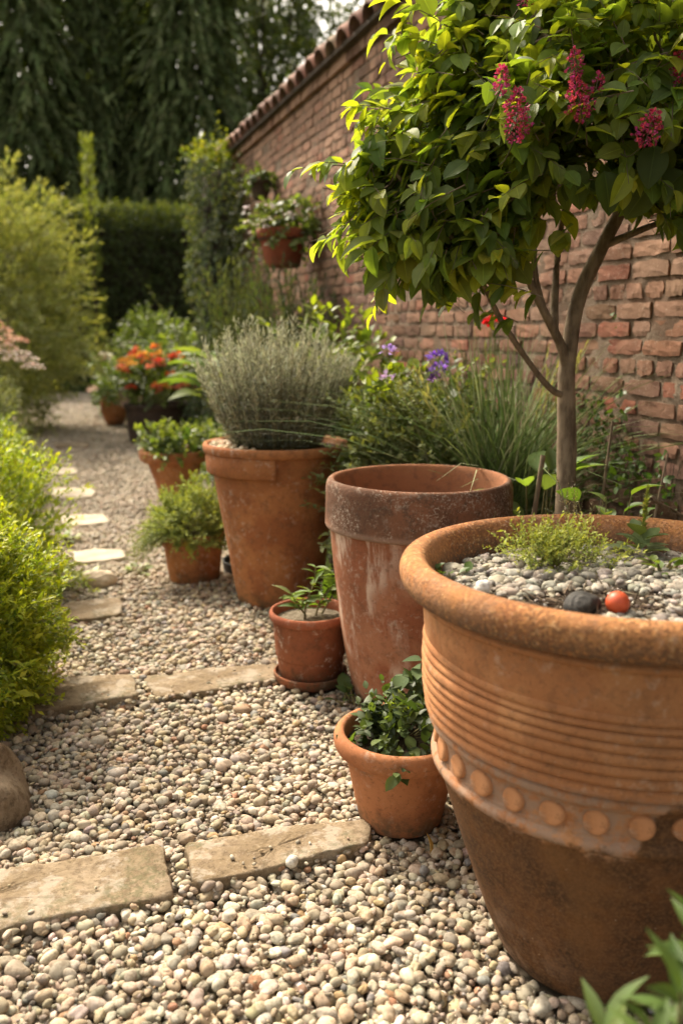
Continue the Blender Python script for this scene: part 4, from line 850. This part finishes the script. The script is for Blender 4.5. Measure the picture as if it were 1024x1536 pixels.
# purple flowered plant
t = bush('purple_flowered_plant', 'wispy grey green plant with violet flowers between the grey bush and the grass', 'plant', (1.49, 3.46, .10), (.32, .25, .40), .60, 860, 13, T_OVAL, .030, [(.12, .15, .06), (.16, .185, .085), (.09, .12, .045)], .18, .8, .08, .6, -.9, .22, mat=LEAFD, tipcol=[(.24, .26, .13)], nst=30, stemr=.004)
VIO = [(.20, .09, .50), (.26, .13, .56), (.16, .06, .42)]
for (fx, fy, fz, n, rr, cols) in ((-.10, -.06, 1.12, 26, .028, [(.36, .24, .60), (.42, .30, .62)]), (.09, -.14, 1.09, 46, .036, VIO), (.10, -.14, 1.045, 40, .034, VIO), (.08, -.15, 1.0, 30, .028, [(.20, .08, .34), (.26, .1, .3)]), (-.13, -.13, 1.01, 22, .026, [(.44, .32, .58), (.5, .36, .56)])):
    o = head(cols, int(n * .75), rr * .8, .9, .024, leaf(3, .8, .6, .1, .1)).build('flower', PETAL, t); o.location = (fx, fy, fz)
for (fx, fy, fz) in ((-.19, -.11, 1.01), (-.205, -.1, .98), (-.17, -.12, .96), (.03, -.1, 1.06), (-.05, -.08, 1.05), (-.09, -.05, 1.05)):
    mb = MB(); n = 9; scatter(mb, T_OVAL, rnd(n, .012), norm(rnd(n) + [0, 0, .4]), UP + rnd(n, .4), .05, pick([(.22, .27, .03), (.12, .17, .03)], n)); o = mb.build('leaf_tuft', LEAF, t); o.location = (fx, fy, fz)
mb = MB(); twig_tubes(mb, A([(0, 0, .6)] * 5), A([(-.10, -.06, .52), (.09, -.14, .48), (-.13, -.13, .41), (-.19, -.11, .41), (.03, -.10, .46)]), A([.53, .51, .45, .47, .47]), .003, A([(.12, .14, .05)] * 5)); mb.build('flower_stems', STEM, t)
# single red poppy
t = thing('red_flower', 'single scarlet flower on a thin stem in front of the brick wall', 'flower', (1.87, 3.38, .2)); o = head([(.55, .02, .02), (.48, .015, .02)], 30, .018, .8, .03, leaf(3, .9, .6, .1, .1)).build('bloom', PETAL, t); o.location = (0, 0, 1.145)
mb = MB(); limb(mb, [(0, 0, 0), (.02, 0, .6), (0, 0, 1.145)], .003, .002, n=8, sides=5); mb.build('stem', STEM, t)

# big leaved plants at the wall foot and dead canes
hosta('broad_leaved_plant', 'ribbed bright green leaves between the empty pot and the brown stake', (1.68, 2.68, .22), 12, .13, [(.12, .19, .06), (.16, .23, .075), (.10, .15, .065)], .56, (1.25, 1.52), LEAFG and T_HOSTA, LEAFG)
hosta('broad_leaved_plant', 'rosette of broad green leaves at the foot of the wall behind the huge pot', (1.74, 2.33, .3), 16, .082, [(.10, .17, .045), (.13, .20, .05), (.08, .13, .045)], .44, (1.2, 1.52), T_HOSTA, LEAFG)
def cane(label, pts, r, col):
    mb = MB(); limb(mb, pts, r, r * .75, col, n=10, sides=8); tag(mb.build('cane', BARK), label, 'stake')
cane('thick brown stake leaning beside the ribbed green leaves', [(1.535, 2.52, .15), (1.545, 2.51, .5), (1.585, 2.50, .90)], .011, (.3, .2, .1))
cane('thin straw coloured stake in front of the mossy bricks', [(1.84, 2.55, .3), (1.86, 2.55, .65), (1.89, 2.55, 1.0)], .006, (.5, .4, .2))
cane('thin reddish stake behind the seedling of the huge pot', [(1.78, 2.20, .3), (1.80, 2.20, .65), (1.85, 2.21, .93)], .004, (.4, .3, .2))
cane('bare twig lying slantwise at the wall foot', [(1.76, 2.16, .80), (1.95, 2.24, .72), (2.12, 2.2, .60)], .005, (.4, .3, .2))

# grey upright bush in the broken collar pot
t = thing('lavender', 'dense upright grey green lavender bush in the pot with the broken collar', 'plant', (1.077, 4.05, .75)); n = 620
a = uni(0, 6.28, n); q = np.sqrt(uni(0, 1, n)); b = np.column_stack([q * np.cos(a) * .20, q * np.sin(a) * .20, np.zeros(n)]); ln = .50 * q; d = norm(np.column_stack([np.cos(a) * ln, np.sin(a) * ln, np.ones(n)]) + rnd(n, .09))
L = (.51 - .12 * q ** 2) * uni(.62, 1.14, n); mb = MB(); p, dd, u, s, ix, tt = twig_leaves(b, d, L, 66, .8, .030, -.12, t0=.10, tip=.25, jit=.25)
tw = np.exp(rng.normal(0, .12, n)); cc = pick([(.42, .425, .335), (.50, .50, .40), (.34, .345, .26)], len(p), .15) * tw[ix][:, None]; mt = np.clip((tt - .7) * 3, 0, 1)[:, None] * .55; cc = cc * (1 - mt) + A([.52, .51, .38]) * mt
scatter(mb, diamond(.24, .5, .05), p, dd, u, s, cc); mb.build('foliage', SILVER, t); mb = MB(); twig_tubes(mb, b, d, L, .0028, pick([(.12, .10, .06), (.16, .14, .08)], n), -.10); mb.build('stems', STEM, t)
# thyme
t = bush('thyme', 'spreading mound of yellow green thyme spilling from the little pot', 'plant', (.725, 4.53, .24), (.225, .22, .17), .07, 1100, 18, T_SM, .019, [(.21, .26, .08), (.26, .31, .10), (.16, .20, .07)], .11, .9, .2, .5, -.5, .22, mat=LEAFD, tipcol=[(.40, .44, .10)], nst=24, stemr=.003)
n = 150; b = np.column_stack([rng.normal(-.11, .035, n), rng.normal(-.05, .05, n), np.full(n, .03)]); d = norm(np.column_stack([uni(-1, -.4, n), uni(-.5, .3, n), uni(.0, .5, n)])); mb = MB(); p, dd, u, s, ix, tt = twig_leaves(b, d, .20, 18, .9, .016, .65); scatter(mb, T_SM, p, dd, u, s, pick([(.22, .26, .10), (.27, .31, .12), (.17, .2, .08)], len(p))); mb.build('trailing_shoots', LEAFD, t)
t = thing('yellow_leaf', 'yellowing lobed leaf hanging over the rim of the thyme pot', 'leaf', (.69, 4.345, .26)); mb = MB(); n = 5; a = A([-2.6, -2.0, -1.57, -1.1, -.5]); scatter(mb, leaf(4, .5, .5, .1, .2), np.zeros((n, 3)), np.column_stack([np.cos(a), -.4 * np.ones(n), np.sin(a)]), A([[0, -1, .2]] * n), A([.05, .06, .085, .06, .05]), pick([(.42, .33, .05), (.30, .30, .05)], n)); mb.build('leaf_blade', LEAF, t)
# leafy low pot
bush('leafy_plant', 'glossy light edged leafy plant in the low wide pot', 'plant', (.985, 6.75, .37), (.26, .25, .17), .06, 170, 9, T_OVAL, .055, [(.06, .10, .03), (.085, .13, .04), (.12, .16, .05)], .16, .95, .15, .5, -.3, .2, mat=LEAFG, tipcol=[(.22, .26, .07)])
# orange flowers
t = bush('orange_flowers', 'bushy plant covered in orange, red and yellow flower heads in the brown pot', 'plant', (1.374, 10.68, .45), (.54, .48, .44), .18, 330, 10, T_OVAL, .06, [(.08, .12, .03), (.12, .16, .04), (.06, .09, .025)], .2, .9, .1, .5, -.35, .2)
FO = [[(.70, .15, .03), (.74, .24, .04)], [(.68, .09, .04), (.62, .07, .05)], [(.76, .36, .05), (.78, .44, .08)], [(.70, .26, .15), (.68, .2, .1)]]
for k in range(40):
    a = uni(2.3, 5.9); e = uni(-.05, 1.35); sc = uni(.9, 1.12); o = head(FO[k % 4], 34, .035, .6, .038).build('flower', PETAL, t); o.location = (.50 * sc * math.cos(a) * math.cos(e), .48 * sc * math.sin(a) * math.cos(e), .18 + .46 * sc * math.sin(e))
bush('leafy_plant', 'small green plant in the farthest round bellied pot', 'plant', (1.03, 12.88, .40), (.22, .22, .2), .1, 60, 9, T_OVAL, .06, [(.09, .14, .035), (.12, .17, .05)], .16)

# seedling in the saucer pot
t = thing('seedling', 'young plant with long pointed leaves in the saucer pot', 'plant', (.915, 2.985, .25)); mb = MB(); lf = MB()
stems_ = [[(-.03, -.02, 0), (-.02, -.02, .07), (.01, -.02, .14), (.015, -.02, .20)], [(.02, .0, 0), (.04, .0, .06), (.07, -.02, .11)], [(.05, .02, 0), (.09, .02, .07), (.12, .01, .15)], [(-.01, .01, 0), (-.05, 0, .06), (-.075, -.01, .10)]]
for q in stems_:
    limb(mb, q, .004, .002, n=8, sides=6); P = spline(q, 9)[2:]; n = len(P)
    for rep in range(2):
        a = np.arange(n) * 2.4 + rep * pi + uni(0, 1); scatter(lf, T_LANCE, P, norm(np.column_stack([np.cos(a), np.sin(a), uni(.15, .8, n)])), UP + rnd(n, .3), uni(.045, .085, n), pick([(.10, .17, .03), (.13, .20, .035), (.08, .13, .03), (.17, .22, .07)], n, .14))
n = 5; scatter(lf, T_LANCE, np.repeat([[.095, .03, .06]], n, 0) + rnd(n, .012), norm(np.column_stack([rng.normal(0, .22, n), rng.normal(0, .2, n), np.ones(n)])), rnd(n), uni(.12, .15, n), pick([(.09, .15, .035)], n))
mb.build('stems', STEM, t); lf.build('foliage', LEAFG, t)
# ivy and fuchsia in the small pot
t = bush('ivy_plant', 'dark leaved ivy and small mixed leaves with one magenta flower in the small smooth pot', 'plant', (.872, 1.995, .222), (.135, .125, .10), .02, 80, 8, T_OVAL, .036, [(.04, .065, .025), (.055, .085, .035), (.035, .055, .03), (.09, .13, .04)], .085, 1.0, .1, .5, -.1, .2, mat=LEAFG, tipcol=[(.10, .14, .05)], nst=12, stemr=.002)
mb = MB(); n = 7; st_ = [[(.06, .05, 0), (.07, .07, .09), (.085, .075, .19)], [(.02, .05, 0), (.02, .07, .08), (.03, .08, .15)], [(.09, .03, 0), (.11, .03, .08), (.12, .02, .15)]]; lf = MB()
for q in st_:
    limb(mb, q, .003, .0018, n=7, sides=5); P = np.repeat(spline(q, 9)[2:], 2, 0); m = len(P); a = np.arange(m) * 2.4 + uni(0, 3); scatter(lf, leaf(5, .78, .38, .14, .2, .8), P, norm(np.column_stack([np.cos(a), np.sin(a), uni(-.3, .4, m)])), UP * 1.2 + A([-.3, -.6, 0]) + rnd(m, .25), uni(.038, .062, m), pick([(.05, .075, .03), (.06, .09, .038), (.07, .10, .04)], m))
mb.build('tall_stems', STEM, t); lf.build('tall_leaves', LEAFD, t)
mb = MB(); n = 40; P = rnd(n, .012) + [.0, 0, 0]; scatter(mb, T_SM, P, norm(rnd(n) + UP), UP + rnd(n, .4), .02, pick([(.22, .27, .035), (.17, .23, .03)], n)); o = mb.build('young_shoot', LEAF, t); o.location = (-.025, -.02, .105)
o = head([(.28, .015, .075), (.36, .03, .11), (.2, .01, .06)], 26, .014, .8, .014).build('flower', PETAL, t); o.location = (.058, -.095, .055)
# weed beside the empty pot
hosta('weed', 'tiny green weed growing in the gravel at the foot of the empty pot', (.985, 2.72, .0), 12, .045, [(.05, .085, .03), (.07, .11, .035)], .05, (.5, 1.3), T_OVAL)

hosta('weed', 'yellow green weed sprouting in the gravel beside the tan cobble', (.17, 4.62, .0), 22, .06, [(.20, .25, .06), (.26, .28, .08)], .05, (.2, 1.2), T_OVAL)
hosta('weed', 'low weed tuft in the gravel between cobble and thyme pot', (.46, 4.75, .0), 20, .05, [(.18, .22, .06), (.22, .24, .09)], .04, (.1, .9), T_OVAL)
hosta('weed', 'yellowing weed tuft beyond the split stepping stone', (.12, 5.62, .0), 20, .06, [(.26, .27, .06), (.18, .23, .05)], .05, (.2, 1.2), T_OVAL)
# planting of the great pot
t = bush('moss_herb', 'airy yellow green herb growing in the middle of the grit in the huge pot', 'plant', (1.05, 1.585, .79), (.13, .11, .095), .035, 270, 14, T_SM, .0115, [(.24, .28, .07), (.29, .32, .085), (.18, .22, .06)], .07, 1.0, .1, .7, -.2, .25, mat=LEAFD, tipcol=[(.44, .46, .11)], nst=40, stemr=.0012)
t = thing('green_spire_seedling', 'seedling with a pale upright spire and grey green leaves in the huge pot', 'plant', (1.285, 1.60, .79)); mb = MB(); n = 90
p, d, u, s, ix, tt = twig_leaves(A([(0, 0, .03)]), A([(.03, -.02, 1.)]), .135, 130, .7, .016, t0=.25); scatter(mb, T_SM, p, d, u, s, pick([(.22, .26, .06), (.17, .22, .05), (.26, .24, .09)], len(p))); mb.build('spire', LEAF, t)
mb = MB(); n = 13; a = np.arange(n) * 2.4; scatter(mb, T_OVAL, np.column_stack([.01 * np.cos(a), .01 * np.sin(a), .01 + .004 * np.arange(n)]), norm(np.column_stack([np.cos(a), np.sin(a), uni(.2, .9, n)])), UP - np.column_stack([np.cos(a), np.sin(a), 0 * a]) * .3, uni(.045, .085, n), pick([(.11, .15, .07), (.14, .18, .09), (.09, .13, .05)], n)); mb.build('foliage', LEAFD, t)
hosta('small_seedling', 'little green seedling on the grit beside the spire seedling', (1.235, 1.46, .795), 16, .030, [(.11, .17, .035), (.14, .19, .05), (.09, .13, .03)], .03, (.2, 1.2), T_OVAL)
hosta('small_seedling', 'tiny green leaf tuft against the inner rim of the huge pot', (.80, 1.60, .79), 8, .03, [(.07, .12, .035), (.09, .14, .04)], .02, (.4, 1.3), T_OVAL)
t = thing('dry_flower_stems', 'dry wispy grey flower stems at the far rim of the huge pot', 'plant', (1.235, 1.80, .80)); mb = MB(); n = 26; b = np.column_stack([rng.normal(0, .035, (n, 2)), np.zeros(n)]); d = norm(np.column_stack([rng.normal(0, .25, (n, 2)), np.ones(n)])); L = uni(.07, .155, n)
twig_tubes(mb, b, d, L, .001, pick([(.25, .2, .13)], n), S_=3); mb.build('stems', STEM, t); mb = MB(); p, dd, u, s, ix, tt = twig_leaves(b, d, L, 14, .9, .008, t0=.45); scatter(mb, T_SM, p, dd, u, s, pick([(.36, .30, .22), (.28, .24, .16), (.42, .37, .30)], len(p))); mb.build('dry_heads', LEAFD, t)

# leafy plant close to the camera
t = thing('lance_leaved_plant', 'long leaved green plant in front of the foot of the huge pot', 'plant', (.68, .70, 0)); mb = MB(); lf = MB()
for (tx, ty, tz) in ((-.075, -.03, .525), (-.035, -.02, .565), (-.03, -.06, .50), (.02, .0, .57), (.02, -.07, .50), (-.08, .05, .47), (.05, .05, .575), (.09, -.02, .53)):
    limb(mb, [(0, 0, 0), (tx * .3, ty * .3, tz * .5), (tx, ty, tz)], .005, .003, n=9, sides=6); n = 9; a = np.arange(n) * 2.4 + uni(0, 6); e = np.linspace(-.1, 1.1, n)
    scatter(lf, leaf(6, .30, .45, .25, .25), np.column_stack([np.full(n, tx), np.full(n, ty), tz - np.linspace(.045, 0, n)]), np.column_stack([np.cos(a) * np.cos(e), np.sin(a) * np.cos(e), np.sin(e)]), UP + rnd(n, .2), uni(.055, .085, n), pick([(.085, .14, .04), (.11, .165, .05), (.07, .115, .035)], n))
mb.build('stems', STEM, t); lf.build('foliage', LEAFG, t)

# fallen leaves
def fallen(label, loc, s, col, d=(.2, .3, .9), u=(1, -1, 0)):
    mb = MB(); scatter(mb, leaf(4, .42, .45, .35, .3), A([(0, 0, 0.)]), A([d], float), A([u], float), s, A([col], float)); o = mb.build('fallen_leaf', LEAFD); o.location = loc; tag(o, label, 'leaf', 'dry leaves fallen on the gravel')
fallen('curled tan leaf standing upright in the gravel by the small pot', (.86, 1.79, .01), .05, (.40, .25, .09))
fallen('dark brown leaf caught in the pebbles by the foot of the huge pot', (.90, 1.34, .012), .045, (.22, .11, .05), (.3, .2, .5))

# ------------------------------------------------------------------ the flowering tree
t = thing('flowering_tree', 'small multi stemmed tree with big green leaves and magenta flower clusters by the wall', 'tree', (1.60, 2.40, .15)); O0 = A([1.60, 2.40, .15])
def loc(p): return [tuple(A(q) - O0) for q in p]
mb = MB(); limb(mb, loc([(1.60, 2.40, .1), (1.61, 2.39, .5), (1.63, 2.43, .89), (1.63, 2.45, 1.09), (1.635, 2.46, 1.22), (1.67, 2.47, 1.41), (1.72, 2.43, 1.57), (1.78, 2.39, 1.73), (1.84, 2.35, 1.95), (1.86, 2.33, 2.15)]), .037, .014, n=40, sides=14, wob=.025)
mb.build('trunk', BARK, t)
BR = [[(1.632, 2.455, 1.18), (1.60, 2.45, 1.26), (1.53, 2.45, 1.37), (1.45, 2.46, 1.51), (1.38, 2.47, 1.68), (1.30, 2.5, 1.95)], [(1.57, 2.45, 1.31), (1.60, 2.5, 1.42), (1.65, 2.57, 1.58), (1.66, 2.55, 1.8), (1.62, 2.5, 2.1)],
      [(1.63, 2.45, 1.10), (1.57, 2.44, 1.12), (1.49, 2.43, 1.19), (1.35, 2.40, 1.34), (1.24, 2.36, 1.48), (1.12, 2.38, 1.62), (1.02, 2.45, 1.75)], [(1.53, 2.45, 1.37), (1.50, 2.46, 1.48), (1.50, 2.48, 1.62), (1.45, 2.42, 1.85), (1.42, 2.3, 2.1)],
      [(1.72, 2.43, 1.57), (1.82, 2.36, 1.62), (1.95, 2.28, 1.68), (2.02, 2.2, 1.8)], [(1.78, 2.39, 1.73), (1.74, 2.25, 1.80), (1.68, 2.1, 1.9), (1.62, 2.0, 1.98)]]
for k, q in enumerate(BR):
    mb = MB(); limb(mb, loc(q), [.019, .015, .012, .011, .013, .012][k], .005, n=24, sides=9, wob=.03); mb.build('branch', BARK, t)
CL = [(1.07, 2.54, 2.01), (.98, 2.53, 1.80), (.92, 2.53, 1.68), (.97, 2.50, 1.59), (1.0, 2.46, 1.47), (1.08, 2.41, 1.47), (1.17, 2.53, 2.15), (1.25, 2.47, 1.97), (1.13, 2.48, 1.82), (1.21, 2.43, 1.72), (1.13, 2.42, 1.57), (1.2, 2.37, 1.60),
      (1.36, 2.47, 2.16), (1.35, 2.41, 1.88), (1.36, 2.37, 1.80), (1.28, 2.36, 1.70), (1.52, 2.42, 2.18), (1.53, 2.37, 1.97), (1.51, 2.33, 1.88), (1.68, 2.34, 2.09), (1.69, 2.29, 1.90), (1.65, 2.2, 1.80), (1.84, 2.31, 2.16), (1.84, 2.25, 1.93), (1.82, 2.15, 1.72),
      (2.0, 2.23, 2.07), (2.0, 2.12, 1.80), (1.27, 2.52, 2.26), (1.46, 2.48, 2.34), (1.68, 2.4, 2.34), (1.91, 2.32, 2.36), (1.25, 2.2, 1.9), (1.45, 2.12, 1.92), (1.62, 2.02, 1.86), (1.40, 2.2, 2.1), (1.6, 2.1, 2.12), (1.12, 2.75, 1.9), (1.35, 2.8, 2.1), (1.6, 2.75, 2.2), (1.5, 2.7, 1.9), (1.2, 2.75, 1.72), (1.85, 2.6, 2.1), (2.0, 2.5, 2.3), (1.75, 1.95, 2.0), (1.9, 2.0, 1.9), (2.05, 2.05, 2.15)]
CLA = A(CL) - O0; CLA[:, 0] += np.where(CLA[:, 0] < -.3, .08, 0); CLA[:, 2] += np.where(CLA[:, 2] < 1.40, .13, 0); n = len(CLA); per_ = 25; cen = A([1.55, 2.42, 1.82]) - O0
B = np.repeat(CLA, per_, 0); O = norm(B - cen); D = norm(O * .45 + rnd(len(B), .55) + UP * .12); P = B + rnd(len(B), .07) - D * .06
lf = MB(); p, d, u, s, ix, tt = twig_leaves(P, D, uni(.10, .19, len(P)), 8, 1.0, .069, .15, t0=.15, tip=.25, jit=.3, var=.28)
d = norm(d + A([0, 0, -.55]) + O[ix] * .25); u = u + O[ix] * .6 + UP * .5 + A([-.2, -.3, 0])
k = p[:, 0] < W - O0[0] - .05; p, d, u, s = p[k], d[k], u[k], s[k]; ix = ix[k]; tt = tt[k]
C = pick([(.17, .245, .06), (.205, .28, .066), (.14, .20, .055), (.25, .315, .07)], len(p), .18)
young = (np.exp(rng.normal(0, .4, len(P)))[ix] * tt) > .95; C[young] = pick([(.30, .36, .05), (.36, .40, .055)], int(young.sum()))
grp = rng.integers(0, 3, len(p))
for k, T in enumerate((ribbed(7, .66, .38, .16, .22), ribbed(7, .58, .40, .26, .40), ribbed(7, .72, .36, .08, .10))): m_ = grp == k; scatter(lf, T, p[m_], d[m_], u[m_], s[m_], C[m_])
P2 = A([(1.72, 2.03, 1.62), (1.77, 2.0, 1.60), (1.68, 2.06, 1.60), (1.83, 2.0, 1.62), (1.66, 2.0, 1.72), (1.88, 1.98, 1.66), (1.60, 2.05, 1.70), (1.45, 2.06, 1.72), (1.38, 2.12, 1.74), (1.78, 1.96, 1.70), (1.56, 2.0, 1.78), (1.86, 1.94, 1.74)]) - O0; m = len(P2)
scatter(lf, ribbed(9, .74, .36, .12, .2, .8), P2, norm(A([0, -.15, -1.]) + rnd(m, .4)), A([-.45, -1, .45]) + rnd(m, .4), uni(.095, .135, m), pick([(.12, .18, .05), (.14, .21, .055), (.10, .155, .045)], m)); lf.build('crown', TREELEAF, t)
mb = MB(); twig_tubes(mb, P, D, .18, .0022, pick([(.10, .09, .04)], len(P)), .15, 4); bi = rng.integers(0, len(BR), n)
ends = []
for q in CLA:
    best = min((np.linalg.norm(A(z_) - O0 - q), tuple(A(z_) - O0)) for br in BR for z_ in br[2:]); ends.append(best[1])
ends = A(ends); midp = (ends + CLA) / 2 + rnd(n, .03); tubes(mb, np.stack([ends, (ends + midp) / 2 + rnd(n, .01), midp, CLA], 1), np.broadcast_to(A([.006, .005, .004, .003]), (n, 4)), pick([(.11, .09, .05)], n), 5); mb.build('twigs', BARK, t)
MAG = [(.42, .03, .10), (.55, .07, .17), (.32, .02, .09), (.52, .06, .08), (.40, .04, .18)]
for (q, h, r) in (((1.135, 2.06, 1.915), .032, .015), ((1.165, 2.03, 1.83), .062, .024), ((1.315, 1.99, 1.87), .05, .024), ((1.315, 2.01, 1.96), .03, .014), ((1.44, 1.87, 1.785), .04, .024), ((1.575, 1.92, 1.96), .055, .024), ((1.26, 2.17, 2.16), .025, .015), ((1.36, 1.98, 1.91), .02, .01)):
    mb = MB(); n = int(2400 * (h / .05) * (r / .022) * .13); zz = uni(-1, 1, n); a = uni(0, 6.28, n); rr = r * (1 - .35 * zz) * np.sqrt(1 - zz ** 2 * .9) * np.sqrt(uni(.4, 1.05, n)) * (1 + .38 * np.sin(zz * 8 + 2 * a) + rng.normal(0, .12, n))
    Pq = np.column_stack([rr * np.cos(a), rr * np.sin(a), zz * h]); Dq = norm(np.column_stack([np.cos(a), np.sin(a), zz * .5]) + rnd(n, .6)); scatter(mb, diamond(.75, .6, .15), Pq, Dq, rnd(n), uni(.0055, .0125, n), pick(MAG, n, .2))
    limb(mb, [(0, 0, -h * .9), (0, 0, 0), (.0, .0, h * .9)], .002, .001, (.12, .08, .05), n=5, sides=4); limb(mb, [(0, 0, -h * .9), (.01, .06, -h - .03), (.03, .13, -h - .03)], .002, .0025, (.10, .09, .04), n=6, sides=4)
    o = mb.build('flower_cluster', PETAL, t); o.location = tuple(A(q) - O0); o.rotation_euler = (rng.normal(0, .15), rng.normal(0, .2), 0)
